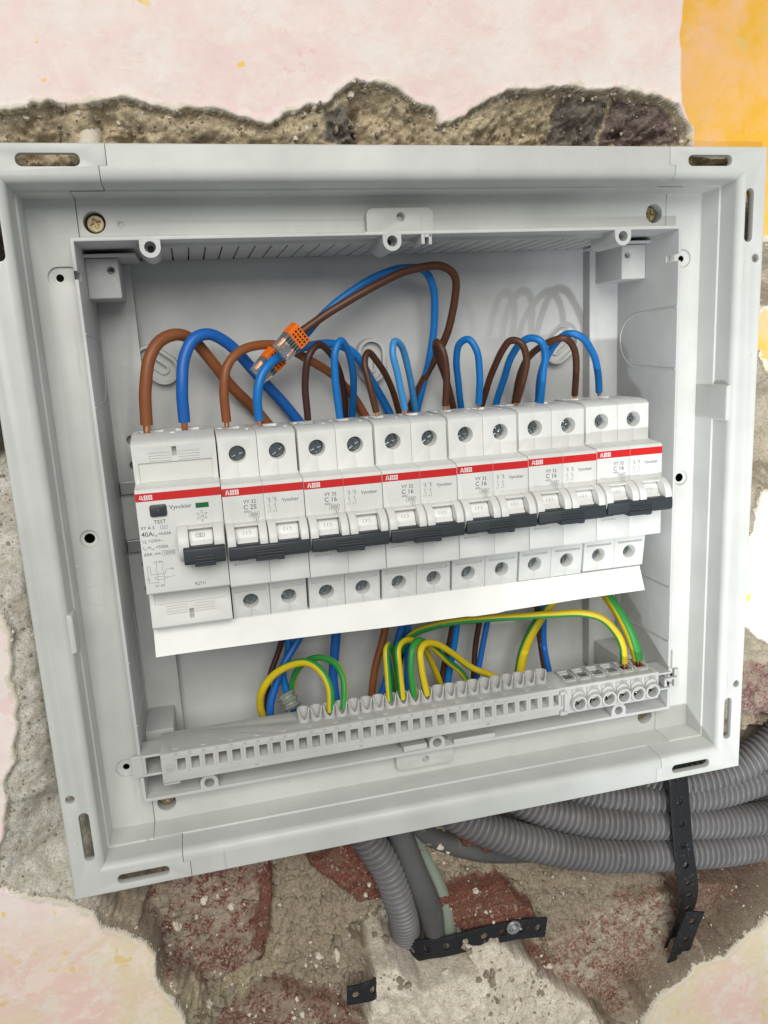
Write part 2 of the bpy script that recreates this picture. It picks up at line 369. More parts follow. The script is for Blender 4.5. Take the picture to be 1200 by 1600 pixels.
def make_wall():
    xs = np.concatenate([np.arange(-420, -222, 9.0), np.arange(-222, 246, 0.7), np.arange(250, 425, 9.0)])
    zs = np.concatenate([np.arange(-700, -385, 9.0), np.arange(-385, -150, 0.62), np.arange(-150, 150, 1.4), np.arange(150.5, 250, 0.6), np.arange(255, 425, 9.0)])
    X, Z = np.meshgrid(xs, zs); nx, nz = len(xs), len(zs)
    jx = (fbm(X, Z, 13, 3, 4) - .5) * 9 + (fbm(X, Z, 3.2, 5, 3) - .5) * 3.0; jz = (fbm(X, Z, 13, 11, 4) - .5) * 9 + (fbm(X, Z, 3.2, 13, 3) - .5) * 3.0
    psd = np.full(X.shape, -1e9)
    for P in PAINT: psd = np.maximum(psd, sdf(X + jx * .55, Z + jz * .55, P))
    psd = psd
    inner = np.minimum(160 - np.abs(X), 146 - np.abs(Z))           # behind the box the hole is always open
    out = -psd
    n1 = fbm(X, Z, 34, 21, 5); n2 = fbm(X, Z, 9, 31, 5, 0.6); n3 = fbm(X, Z, 2.6, 41, 3)
    d1, d2, cid = worley(X + jx * .8, Z + jz * .8, 15, 51); e1, e2, eid = worley(X + jx * .4, Z + jz * .4, 5.0, 61)
    # painted plaster: trowelled, slightly wavy, with little pits
    paint = PY + (fbm(X, Z, 70, 71, 3) - .5) * 3.0 + (fbm(X, Z, 12, 81, 4) - .5) * 0.8
    flake = sstep(0.57, 0.60, fbm(X, Z, 16, 91, 5, .6)); paint = paint + flake * 0.10
    paint = paint - 0.5 * sstep(3.5, 0.3, psd)                      # curled lip at the edge
    # broken masonry
    slope = sstep(0.0, 19.0, out + (n2 - .5) * 12)
    base = 40 - 19 * sstep(140, 152, Z) + (n1 - .5) * 12
    rough = (n2 - .5) * 7 + (n3 - .5) * 3.0 + (fbm(X, Z, 1.5, 141, 3, .7) - .5) * 2.6 - sstep(.56, .66, fbm(X, Z, 6, 151, 4, .6)) * -3.0 + (1 - sstep(0, .10, e2 - e1)) * 1.1 + (cid - .5) * 3.2 * sstep(0, .25, d2 - d1) + (1 - sstep(0, .09, d2 - d1)) * 1.6 + (eid - .5) * 1.5
    y = PY + 4.2 + slope * (base - PY - 4.2) + rough * (0.45 + 0.55 * slope)
    left = sstep(-150, -172, X) * sstep(-190, -160, Z)               # grey smeared mortar on the left
    y_left = PY + 3 + 13 * sstep(0, 26, out + (n1 - .5) * 14) + (n1 - .5) * 8 + (n2 - .5) * 2.0 + (n3 - .5) * .9
    y = y * (1 - left) + y_left * left
    rgt = sstep(150, 162, X) * sstep(-150, -135, Z)
    y_right = PY + 2 + 14 * sstep(0, 14, out) + (n2 - .5) * 8 + (n3 - .5) * 2 + (cid - .5) * 4
    y = y * (1 - rgt) + y_right * rgt
    base_col = np.zeros(X.shape + (3,)); tan = np.array((0.70, 0.58, 0.39)); gr = np.array((0.38, 0.31, 0.235)); lg = np.array((0.72, 0.70, 0.63))
    tz = sstep(120, 150, Z)[..., None]; lz = left[..., None]
    yl = (sstep(-60, -110, X) * sstep(-190, -215, Z))[..., None]
    base_col = tan * tz + gr * (1 - tz); base_col = base_col * (1 - yl) + np.array((0.46, 0.39, 0.26)) * yl
    base_col = base_col * (1 - lz) + lg * lz
    rz = rgt[..., None]; base_col = base_col * (1 - rz) + np.array((0.44, 0.39, 0.30)) * rz
    dust = np.full(X.shape, 0.35)
    for i, (P, c, du) in enumerate(BRICKS):
        s = sdf(X + jx * .85, Z + jz * .85, P); m = sstep(-0.8, 1.0, s) * sstep(0.5, 2.0, out)
        h = 32.5 + (i % 3) * 2.0 + (n2 - .5) * 4.5 + (n3 - .5) * 1.4 + (cid - .5) * 2.5 * sstep(0, .2, d2 - d1)
        h = np.where(i >= 10, np.minimum(h, y + 1 + (n3 - .5) * 2), h)
        edge = sstep(0, 2.4, s)
        y = y * (1 - m * edge) + h * m * edge
        y = y + (1 - sstep(0, 1.6, np.abs(s))) * 1.8 * sstep(2, 5, out)
        base_col = base_col * (1 - m[..., None]) + np.array(c) * m[..., None]; dust = dust * (1 - m) + du * m
    s = sdf(X + jx * .9, Z + jz * .9, P_LUMP); m = sstep(-1.5, 1.5, s)
    hl = 24 - 13 * sstep(0, 34, s) + (n1 - .5) * 10 + (n2 - .5) * 3.6 * sstep(26, 0, s) + (n3 - .5) * 1.0 + (eid - .5) * 1.6 * sstep(14, 0, s)
    y = y * (1 - m) + hl * m
    lumpc = np.array((0.86, 0.79, 0.67)); base_col = base_col * (1 - m[..., None]) + lumpc * m[..., None]; dust = dust * (1 - m) + 0.05 * m
    for P, dy, lvl in ((P_HOLE, 16, 60), (P_HOLE2, 8, 50), (P_LBLK, 40, 60), (P_LBLK2, 40, 60)):
        s = sdf(X + jx * .6, Z + jz * .6, P); m = sstep(-2, 3, s) * (1 - sstep(-1, 1, psd)); y = y * (1 - m) + np.maximum(y, lvl + (n2 - .5) * 6) * m
    pm = sstep(-0.35, 0.35, psd)
    y = y * (1 - pm) + paint * pm
    im = sstep(-2, 4, inner); y = y * (1 - im) + np.maximum(y, 14 + 84 * sstep(2, 12, inner) + (n2 - .5) * 8) * im
    im2 = sstep(-10, -2, inner); y = np.where(im2 > 0, np.maximum(y, 4.1), y)
    V = np.stack([X, y, Z], -1).reshape(-1, 3) * S
    me = bpy.data.meshes.new('wall'); idx = np.arange(nx * nz).reshape(nz, nx)
    F = np.stack([idx[:-1, :-1], idx[:-1, 1:], idx[1:, 1:], idx[1:, :-1]], -1).reshape(-1, 4)
    me.vertices.add(len(V)); me.vertices.foreach_set('co', V.astype(np.float32).ravel())
    me.loops.add(F.size); me.loops.foreach_set('vertex_index', F.astype(np.int32).ravel())
    me.polygons.add(len(F)); me.polygons.foreach_set('loop_start', (np.arange(len(F)) * 4).astype(np.int32)); me.polygons.foreach_set('loop_total', np.full(len(F), 4, np.int32))
    me.update(calc_edges=True); me.polygons.foreach_set('use_smooth', np.ones(len(F), bool))
    ys = sdf(X + jx * .25, Z + jz * .15, P_YEL)
    low = sstep(-150, -190, Z)
    for nm, arr in (('psd', psd), ('ysd', ys), ('dust', dust), ('low', low)):
        a = me.attributes.new(nm, 'FLOAT', 'POINT'); a.data.foreach_set('value', arr.astype(np.float32).ravel())
    a = me.attributes.new('base', 'FLOAT_COLOR', 'POINT'); a.data.foreach_set('color', np.concatenate([base_col, np.ones(X.shape + (1,))], -1).astype(np.float32).ravel())
    m, nt, b = nodes('broken_plaster_and_brick'); p = world_pos(nt)
    def attr(n, fac=True):
        a = nt.nodes.new('ShaderNodeAttribute'); a.attribute_name = n; return a.outputs['Fac' if fac else 'Color']
    # masonry colour
    nb = noise(nt, 160, 6, 0.72, p); nc = noise(nt, 620, 5, 0.75, p); nd = noise(nt, 45, 5, 0.65, p)
    mas = mix(nt, ramp(nt, nb, [(0.35, 0.0), (0.66, 1.0)]), attr('base', False), mix(nt, 1.0, attr('base', False), (0.62, 0.59, 0.55), 'MULTIPLY'))
    mas = mix(nt, ramp(nt, nc, [(0.60, 0.0), (0.70, 0.65)]), mas, (0.46, 0.41, 0.31))
    dm = math_(nt, 'MULTIPLY', ramp(nt, nb, [(0.44, 0.0), (0.53, 1.0)]), ramp(nt, nd, [(0.34, 0.0), (0.52, 1.0)]))
    dth = math_(nt, 'MULTIPLY', dm, math_(nt, 'ADD', math_(nt, 'MULTIPLY', attr('dust'), 1.1), -0.1))
    spk = math_(nt, 'MULTIPLY', ramp(nt, nc, [(0.47, 0.0), (0.56, 1.0)]), math_(nt, 'MULTIPLY', attr('dust'), 0.75))
    mas = mix(nt, math_(nt, 'MAXIMUM', dth, spk), mas, (0.50, 0.44, 0.34))
    gr_ = noise(nt, 1100, 4, 0.8, p)
    mas = mix(nt, 1.0, mas, ramp(nt, gr_, [(0.38, 0.62), (0.50, 1.0)]), 'MULTIPLY')
    mas = mix(nt, ramp(nt, noise(nt, 240, 5, 0.8, p), [(0.60, 0.0), (0.66, 0.55)]), mas, (0.62, 0.55, 0.43))
    # paint layers: pink over cream, rubbed through, with yellow specks
    q1 = noise(nt, 30, 6, 0.68, p, 0.3); q2 = noise(nt, 110, 6, 0.75, p); q3 = noise(nt, 19, 4, 0.6, p)
    pink = mix(nt, ramp(nt, q1, [(0.40, 0.0), (0.60, 1.0)]), (0.79, 0.625, 0.59), (0.80, 0.73, 0.68))
    pink = mix(nt, ramp(nt, q2, [(0.56, 0.0), (0.66, 0.28)]), pink, (0.80, 0.52, 0.50))
    q4 = noise(nt, 70, 3, 0.5, p); pink = mix(nt, ramp(nt, q4, [(0.69, 0.0), (0.70, 0.85)]), pink, (0.80, 0.55, 0.10))
    q5 = noise(nt, 75, 6, 0.7, p, 0.6); pink = mix(nt, ramp(nt, q5, [(0.545, 0.0), (0.57, 0.3)]), pink, (0.82, 0.77, 0.71))
    q6 = noise(nt, 52, 5, 0.7, p); pink = mix(nt, ramp(nt, q6, [(0.665, 0.0), (0.675, 0.35)]), pink, (0.78, 0.44, 0.43))
    cream = mix(nt, ramp(nt, q3, [(0.42, 0.0), (0.58, 1.0)]), (0.70, 0.60, 0.42), (0.74, 0.54, 0.47))
    cream = mix(nt, ramp(nt, q2, [(0.50, 0.0), (0.60, 0.7)]), cream, (0.72, 0.66, 0.58))
    cream = mix(nt, ramp(nt, noise(nt, 60, 5, 0.7, p, 1.5), [(0.60, 0.0), (0.63, 0.8)]), cream, (0.70, 0.52, 0.22))
    cream = mix(nt, ramp(nt, q5, [(0.56, 0.0), (0.57, 0.55)]), cream, (0.78, 0.68, 0.60))
    pt = mix(nt, attr('low'), pink, cream)
    yel = mix(nt, ramp(nt, q1, [(0.42, 0.0), (0.58, 1.0)]), (0.78, 0.43, 0.055), (0.80, 0.46, 0.15))
    yel = mix(nt, ramp(nt, q3, [(0.52, 0.0), (0.60, 1.0)]), yel, (0.80, 0.47, 0.24))
    yel = mix(nt, ramp(nt, q2, [(0.60, 0.0), (0.66, 0.6)]), yel, (0.62, 0.50, 0.20))
    ymask = ramp(nt, math_(nt, 'ADD', math_(nt, 'MULTIPLY', attr('ysd'), 0.5), 0.5), [(0.3, 0.0), (0.7, 1.0)])
    pt = mix(nt, ymask, pt, yel)
    edge = ramp(nt, math_(nt, 'ADD', math_(nt, 'MULTIPLY', attr('psd'), 0.12), math_(nt, 'MULTIPLY', math_(nt, 'ADD', q2, -0.5), 1.6)), [(0.10, 1.0), (0.20, 0.0)])
    pt = mix(nt, edge, pt, (0.66, 0.60, 0.49))
    # hairline cracks in the paint
    vo = nt.nodes.new('ShaderNodeTexVoronoi'); vo.feature = 'DISTANCE_TO_EDGE'; vo.inputs['Scale'].default_value = 24
    pn = nt.nodes.new('ShaderNodeTexNoise'); pn.inputs['Scale'].default_value = 40; nt.links.new(p, pn.inputs['Vector'])
    vm = nt.nodes.new('ShaderNodeVectorMath'); vm.operation = 'MULTIPLY_ADD'; vm.inputs[1].default_value = (0.03, 0.03, 0.03)
    nt.links.new(pn.outputs['Color'], vm.inputs[0]); nt.links.new(p, vm.inputs[2]); nt.links.new(vm.outputs[0], vo.inputs['Vector'])
    crack = math_(nt, 'MULTIPLY', ramp(nt, vo.outputs['Distance'], [(0.0, 1.0), (0.012, 0.0)]), ramp(nt, nd, [(0.60, 0.0), (0.66, 1.0)]))
    pt = mix(nt, math_(nt, 'MULTIPLY', crack, 0.0), pt, (0.36, 0.30, 0.24))
    pm = ramp(nt, math_(nt, 'ADD', attr('psd'), math_(nt, 'ADD', math_(nt, 'MULTIPLY', math_(nt, 'ADD', nb, -0.5), 2.4), 0.5)), [(0.42, 0.0), (0.58, 1.0)])
    nt.links.new(mix(nt, pm, mas, pt), b.inputs['Base Color'])
    b.inputs['Roughness'].default_value = 0.88; b.inputs['Specular IOR Level'].default_value = 0.2
    hh = math_(nt, 'ADD', math_(nt, 'MULTIPLY', nc, mixf(nt, pm, 1.0, 0.10)), math_(nt, 'MULTIPLY', nb, mixf(nt, pm, 1.6, 0.25)))
    grit = noise(nt, 1500, 3, 0.8, p)
    hh = math_(nt, 'ADD', hh, math_(nt, 'MULTIPLY', grit, mixf(nt, pm, 0.45, 0.05)))
    hh = math_(nt, 'ADD', hh, math_(nt, 'MULTIPLY', ramp(nt, noise(nt, 75, 5, 0.65, p, 0.8), [(0.49, 0.0), (0.52, 1.0)]), mixf(nt, pm, 0.0, 0.07)))
    hh = math_(nt, 'SUBTRACT', hh, math_(nt, 'MULTIPLY', crack, mixf(nt, pm, 0.0, 0.12)))
    bump(nt, b, hh, 0.9, 0.0006)
    me.materials.append(m)
    o = bpy.data.objects.new('wall', me); COL.objects.link(o)
    tag(o, kind='structure')
    return o, (xs, zs, y, psd)
def mixf(nt, fac, a, b):
    return math_(nt, 'ADD', math_(nt, 'MULTIPLY', fac, b - a), a)
wall, WG = make_wall()
def wall_y(x, z):
    xs, zs, y, _ = WG; return float(y[min(max(int(np.searchsorted(zs, z)), 0), len(zs) - 1), min(max(int(np.searchsorted(xs, x)), 0), len(xs) - 1)])

def blob(mb, c, r, seed, mi=0):
    if -100 < c[0] < 22 and c[2] < -258: mi = 1
    bm = bmesh.new(); bmesh.ops.create_icosphere(bm, subdivisions=2 if r > 1.8 else 1, radius=1)
    sx, sy, sz = [r * (0.6 + 0.7 * rnd.random()) for _ in range(3)]; o = Vector((seed * 3.1, seed * 1.7, 0))
    vs = []
    for v in bm.verts:
        k = 0.78 + 0.5 * mnoise.noise(v.co * 1.4 + o); vs.append((c[0] + v.co.x * sx * k, c[1] + v.co.y * sy * k, c[2] + v.co.z * sz * k))
    mb.add(vs, [tuple(v.index for v in f.verts) for f in bm.faces], mi); bm.free()
def make_rubble():
    mb = MB(); n = 0
    zones = [(at(u, w, 40), rx, k, rr) for u, w, rx, k, rr in (
        (590, 1470, 26, 60, 2.2), (740, 1490, 40, 60, 1.7), (820, 1505, 22, 40, 1.6), (250, 1440, 26, 60, 2.0), (300, 1540, 22, 60, 2.2),
        (700, 1330, 60, 60, 1.3), (900, 1370, 55, 70, 1.2), (480, 1460, 45, 40, 1.2), (880, 1590, 30, 40, 1.6), (1150, 1400, 40, 30, 1.1), (60, 1380, 12, 12, 1.3),
        (500, 215, 30, 26, 1.5), (800, 215, 60, 30, 1.2), (200, 215, 60, 14, 1.0), (620, 1560, 20, 24, 1.6), (430, 1560, 50, 40, 1.1))]
    xs, zs, y, psd = WG; X_, Z_ = np.meshgrid(xs, zs)
    for c, rx, k, rr in zones:
        for i in range(int(k * 3.2)):
            x = c[0] + rnd.gauss(0, rx * .5); z = c[2] + rnd.gauss(0, rx * .32); r = rr * (0.22 + rnd.random() ** 4 * 1.5)
            ix = int(np.searchsorted(xs, x)); iz = int(np.searchsorted(zs, z))
            if not (0 < ix < len(xs) and 0 < iz < len(zs)) or psd[iz, ix] > -1: continue
            if abs(z) < 150 and abs(x) < 165: continue
            blob(mb, (x, y[iz, ix] - r * .25, z), r, i + n, 1 if rnd.random() < .3 else 0)
        n += k
    for i in range(2600):                      # fine grit everywhere on the broken faces
        u_, w_ = rnd.choice(((rnd.uniform(150, 1200), rnd.uniform(1340, 1600)), (rnd.uniform(0, 1080), rnd.uniform(130, 226)), (rnd.uniform(150, 1200), rnd.uniform(1340, 1600)), (rnd.uniform(-10, 110), rnd.uniform(740, 1400))))
        c = at(u_, w_, 34 if w_ > 1300 and u_ > 110 else 20); x, z = c[0], c[2]
        ix = int(np.searchsorted(xs, x)); iz = int(np.searchsorted(zs, z))
        if not (0 < ix < len(xs) and 0 < iz < len(zs)) or psd[iz, ix] > -1: continue
        r = .3 + rnd.random() ** 3 * .9; blob(mb, (x, y[iz, ix] - r * .2, z), r, i, 1 if rnd.random() < .15 else 0)
    jj = np.argwhere((psd < .2) & (psd > -2.2) & (Z_ > -380) & (Z_ < 250)); rnd.shuffle(jl := list(range(len(jj))))
    n_ = 0
    for q in jl:
        iz, ix = jj[q]
        if abs(xs[ix]) > 225 or (abs(xs[ix]) < 162 and abs(zs[iz]) < 150): continue
        n_ += 1
        if n_ > 700: break
        r = .35 + rnd.random() ** 2 * 1.1; blob(mb, (xs[ix], y[iz, ix] - r * .2, zs[iz]), r, n_, 1 if rnd.random() < .6 else 0)
    for u_, w_, y_, r in ((179, 1302, 24, 1.6), (196, 1306, 22, .7), (1077, 1154, 14, 1.2), (118, 1318, -.3, .8), (230, 1314, 10, .7), (190, 1325, 12, .6), (240, 1356, 1, .6), (120, 885, 3, .5), (1175, 555, -.2, .5), (262, 1250, 24, .8), (152, 1342, -.2, .4)):
        blob(mb, at(u_, w_, y_), r, int(u_), 1)
    o = mb.build('rubble', ['mortar_a', 'mortar_b'], smooth=False); tag(o, kind='stuff', cat='rubble', label='loose crumbs of mortar and plaster lying in the broken wall')
def crumb(name, c):
    m, nt, b = nodes(name); p = world_pos(nt)
    nt.links.new(mix(nt, noise(nt, 300, 5, 0.7, p), c, tuple(v * .72 for v in c)), b.inputs['Base Color']); b.inputs['Roughness'].default_value = .9
    bump(nt, b, noise(nt, 900, 4, 0.7, p), 0.7, 0.0006); return m
MAT['mortar_a'] = crumb('mortar_crumb', (0.33, 0.28, 0.21)); MAT['mortar_b'] = crumb('plaster_crumb', (0.74, 0.68, 0.56))
make_rubble()

# ------------------------------------------------------------------ the enclosure
box = empty('electrical_enclosure', (0, 0, 0))
tag(box, 'large light grey plastic box set in the broken wall with its cover off', 'electrical box')
def sweep_profile(prof):     # prof: closed loop of (hx, hz, y)
    vs = []; n = len(prof)
    for sx, sz in ((-1, -1), (1, -1), (1, 1), (-1, 1)):
        for hx, hz, y in prof: vs.append((sx * hx, y, sz * hz))
    fs = []
    for c in range(4):
        a, b = c * n, ((c + 1) % 4) * n
        for i in range(n): fs.append((a + i, a + (i + 1) % n, b + (i + 1) % n, b + i))
    return vs, fs
P = [(166.6, 153.15, 3.2), (166.6, 153.15, 0.5), (166.1, 152.65, 0.0), (156.6, 143.2, 0.0)]
for k in range(1, 6):
    t = math.radians(90 * k / 5); P.append((156.6 - 3.6 * math.sin(t), 143.2 - 3.6 * math.sin(t), 3.6 - 3.6 * math.cos(t)))
P += [(152.7, 139.4, 12.7), (151.9, 138.6, 13.0), (151.7, 138.4, 25.6), (135.0, 122.1, 25.6), (135.0, 122.1, 27.4), (154.2, 140.8, 27.4), (155.0, 141.6, 3.2)]
def frame_obj(name):
    mb = MB(); mb.add(*sweep_profile(P)); return mb.build(name, 'box', box)
def rail_vol(sg, g=0.0):
    pr = [(-117.2 + g, 165), (-117.2 + g, 145.3 - g * 0), (-120.1 + g, 145.3), (-120.1 + g, 139.2 - g), (-132.7 + g, 139.2 - g), (-132.7 + g, 110), (132.7 - g, 110), (132.7 - g, 139.2 - g), (120.1 - g, 139.2 - g), (120.1 - g, 145.3), (117.2 - g, 145.3), (117.2 - g, 165)]
    mb = MB(); mb.prism_y([(x, z * sg) for x, z in pr], -6, 40); return mb
def slots():
    mb = MB()
    for sx in (-1, 1):
        for sz in (-1, 1):
            x0, x1 = sorted((sx * 126.2, sx * 148.4)); z = sz * 147.4
            mb.prism_y(rrect(x0, x1, z - 2.3, z + 2.3, 2.25), -2, 5)
            z0, z1 = sorted((sz * 112.6, sz * 135.7)); x = sx * 158.3
            mb.prism_y(rrect(x - 2.1, x + 2.1, z0, z1, 2.05), -2, 5)
            mb.cyl((sx * 162.6, -2, sz * 105.4), (sx * 162.6, 5, sz * 105.4), 1.9)
    return mb
def recess_cuts():
    mb = MB()
    for sx in (-1, 1):
        mb.cyl((sx * 144.4, 24, .5), (sx * 144.4, 30, .5), 2.2)
        for sz in (-1, 1): mb.cyl((sx * 142.1, 24, sz * 108.7), (sx * 142.1, 30, sz * 108.7), 1.5)
        for sz in (-1, 1): mb.cyl((sx * 126.2, 24, sz * 129.6), (sx * 126.2, 30, sz * 129.6), 4.3, n=32)
    mb.cyl((-116.2, 24, 128.6), (-116.2, 26.4, 128.6), 1.3, n=6); mb.cyl((112, 24, -127), (112, 26.6, -127), 1.6)
    return mb
def csink():
    mb = MB()
    for sx in (-1, 1):
        mb.cyl((sx * 144.4, 24, .5), (sx * 144.4, 26.9, .5), 4.4, 3.6, n=32)
        for sz in (-1, 1): mb.prism_y(rrect(min(sx * 146.6, sx * 134), max(sx * 146.6, sx * 134), sz * 108.7 - 4.3, sz * 108.7 + 4.3, 4.25, 8), 24, 26.8)
    return mb
base = frame_obj('frame'); carve(base, slots()); carve(base, csink()); carve(base, recess_cuts())
for name, sg in (('top_rail', 1), ('bottom_rail', -1)):
    o = base.copy(); o.data = base.data.copy(); COL.objects.link(o); o.name = name; carve(o, rail_vol(sg, 0.22), 'INTERSECT'); finish(o, True, 0.3)
for sg in (1, -1): carve(base, rail_vol(sg, 0.0))
for name, sx in (('side_frame', -1), ('side_frame', 1)):
    o = base.copy(); o.data = base.data.copy(); COL.objects.link(o); o.name = name
    mb = MB(); mb.box(min(0, sx * 200), max(0, sx * 200), -10, 50, -200, 200); carve(o, mb, 'INTERSECT')
    finish(o, True, 0.3)
bpy.data.objects.remove(base)
# reinforcing catches on the inner side walls
mb = MB(); mb.prism_y([(151.4, 31.5), (154.6, 30.5), (154.6, 48.7), (151.4, 47.8)], 1.6, 25.4); mb.build('cover_catch', 'box', box, True, 0.9, seg=3)
mb = MB(); mb.prism_y([(-154.4, -42.5), (-151.5, -41.5), (-151.5, -25.5), (-154.4, -24.5)], 1.4, 12); mb.build('cover_catch', 'box', box, True, 0.9, seg=3)
# inner tub: walls, rim, back, posts
HX, HZ, D = 135.5, 122.85, 78.0
tp = [(HX, HZ, 17.0), (HX - 1.5, HZ - 1.5, 17.0), (HX - 1.9, HZ - 1.5, D), (HX + 0.3, HZ + 0.2, D), (HX + 0.2, HZ + .1, 27.2)]
mb = MB(); mb.add(*sweep_profile(tp)); tub = mb.build('inner_box', 'tub', box)
cut = MB()
for sx in (-1, 1):
    for sz in (-1, 1): cut.box(sx * 135 - 4, sx * 135 + 4, 15, 27, sz * 108.7 - 1.6, sz * 108.7 + 1.6)
cut.box(-37, -17.5, 15, 18.6, 122.2, 125)
carve(tub, cut); finish(tub, True, 0.35)
mb = MB(); mb.box(-136, 136, D, D + 2.5, -123, 123); back = mb.build('back_panel', 'tub', box)
for sx in (-1, 1):
    mb = MB(); a, b = sorted((sx * 117, sx * 133.9)); mb.box(a, b, 70.5, D + 1, -117, 121); post = mb.build('corner_post', 'tub', box); cut = MB()
    for z in (37.2, 24.8, -24.8, -37.2): cut.cyl((sx * 125.8, 68, z), (sx * 125.8, 77, z), 2.2)
    carve(post, cut); finish(post, True, 0.9)
for sx in (-1, 1):
    for z0, z1, hz in ((101.3, 118.0, 113.0), (-118.0, -101.3, -113.0)):
        mb = MB(); a, b = sorted((sx * 120.3, sx * 133.9)); mb.box(a, b, 44.0, 71, z0, z1); blk = mb.build('screw_block', 'tub', box)
        cut = MB(); cut.cyl((sx * 123.6, 43, hz), (sx * 123.6, 52, hz), 1.4); carve(blk, cut); finish(blk, True, 0.8)
    mb = MB(); a, b = sorted((sx * 112.5, sx * 133.9)); mb.box(a, b, 40, 70, 118.2, 119.4); mb.build('ledge', 'tub', box, False, .3)
for x, z in ((-105.5, 118.6), (-5.3, 118.8), (104.8, 118.6), (-105.6, -118.4), (5.2, -118.5), (105.2, -118.5)):
    mb = MB(); mb.ring((x, z), 4.1, 2.3, 16.9, 40); mb.cyl((x, 24, z), (x, 26, z), 2.35); s_ = 1 if z > 0 else -1
    for d in (-4.1, 2.5): mb.box(x + d, x + d + 1.6, 17.1, 39, min(z, z + s_ * 3.2), max(z, z + s_ * 3.2))
    t = mb.build('screw_boss', 'tub', box, True); mb = MB(); mb.cyl((x, 23.7, z), (x, 23.95, z), 1.35); mb.build('screw_hole_shade', 'black', t)  # black disc paints the dark inside of the hole
for name, sg, hx in (('cover_tab', 1, 0.3), ('cover_tab', -1, 0.3)):
    mb = MB(); z0, z1 = sorted((sg * 121, sg * 133.0)); mb.prism_y(rrect(-15, 15, z0, z1, 3), 21.6, 27)
    o = mb.build(name, 'box', box); cut = MB(); cut.cyl((hx, 20, sg * 129.3), (hx, 26, sg * 129.3), 1.7, n=24); cut.cyl((hx, 20, sg * 129.3), (hx, 22.2, sg * 129.3), 2.3, 1.9, n=24); carve(o, cut); finish(o, True, 0.7)
for x, z, r in ((-145.2, 24.6, 4.7), (-144.6, -25, 4.7), (-140, 130.5, 4.7), (145.2, 24.6, 4.7)): MB().ring((x, z), r, r - .22, 25.50, 26, n=36).build('moulding_ring', 'tub', box)
for x, z in ((-124, 68), (-124, -60), (-124.5, 109.2), (126.5, 108)): MB().ring((x, z), 3.1 if abs(z) > 100 else 3.8, 2.9 if abs(z) > 100 else 3.6, 70.4 if abs(z) < 100 else 43.9, 71 if abs(z) < 100 else 44.2, n=30).build('moulding_ring', 'tub', box)
for x, z in ((-100, 104), (-8, 95), (40, 100), (-70, 60), (70, 55)): MB().ring((x, z), 5.2, 4.95, 77.92, 78.3, n=36).build('moulding_ring', 'tub', box)
# oval fixing bosses on the back
for (x, z, a) in ((-110.1, 72, -38), (-4.2, 68, 88), (102.1, 70, 38)):
    mb = MB(); ca, sa = math.cos(math.radians(a)), math.sin(math.radians(a))
    def oval(L, r): return [(x + px * ca - pz * sa, z + px * sa + pz * ca) for px, pz in rrect(-L - r, L + r, -r, r, r * .999, 8)]
    n = 36; A, B, C_, D_ = oval(3.8, 7.2), oval(3.8, 5.7), oval(3.6, 2.6), oval(3.6, 1.7); A2 = oval(3.8, 7.7)
    rings = [(A2, 78.05), (A, 73.0), (B, 73.0), (B, 76.4), (C_, 76.4), (C_, 75.2), (D_, 75.2), (D_, 79)]
    n = len(A); vs = []
    for pts_, y in rings: vs += [(px, y, pz) for px, pz in pts_]
    fs = []
    for k in range(len(rings) - 1): fs += [(k * n + i, k * n + (i + 1) % n, (k + 1) * n + (i + 1) % n, (k + 1) * n + i) for i in range(n)]
    mb.add(vs, fs); mb.build('fixing_boss', 'tub', box, True)
# vented inner top: narrow slats with gaps; the right half is bridged so that it reads as rows of slits
mb = MB(); x = -111.0; i = 0
while x < 112:
    w = 7.0
    mb.box(x, x + w - 0.75, 30, 74.8, 119.9, 120.9)
    if x > 2:
        yy = 31
        while yy < 74: mb.box(x + w - 0.8, x + w + 0.05, yy, yy + 1.5, 120.0, 120.85); yy += 3.0
        for k in range(0): pass
    x += w
mb.box(-111, 112.0, 28.5, 30.2, 119.8, 121.4)
mb.build('vent_panel', 'tub', box)
mb = MB(); x = 10
while x < 112:
    for yy in np.arange(33, 73, 3.4): mb.box(x + 2.6, x + 3.2, yy, yy + 1.7, 119.84, 119.9)
    x += 7.0
for sx in (-1,):
    mb.box(-112, 113, 75.2, 77.8, 120.2, 121.3)
mb.build('vent_slit_shade', 'black', box)  # black boxes paint the shade in the slits and the rear gap
# knock-out outlines on the side walls
def wl(sx, pts_, r=.32):
    mb = MB(); X_ = sx * 133.95; mb.tube(spline([(X_ - sx * (p[0] - 17) * .006, p[0], p[1]) for p in pts_], 2), r, 8); mb.build('knockout_outline', 'tub', box, True)
for sx in (1, -1):
    wl(sx, [(17.5, 86), (40, 85), (55, 83.6), (64, 79), (67.5, 71), (64, 63), (57, 58.2), (40, 57.2), (17.5, 56.5)])
    wl(sx, [(17.5, -55.2), (44, -55.6), (70, -56.5)]); wl(sx, [(17.5, -85), (44, -85.3), (70, -86)]); wl(sx, [(58, -45), (64, -60), (66, -80), (66, -100)], .25)
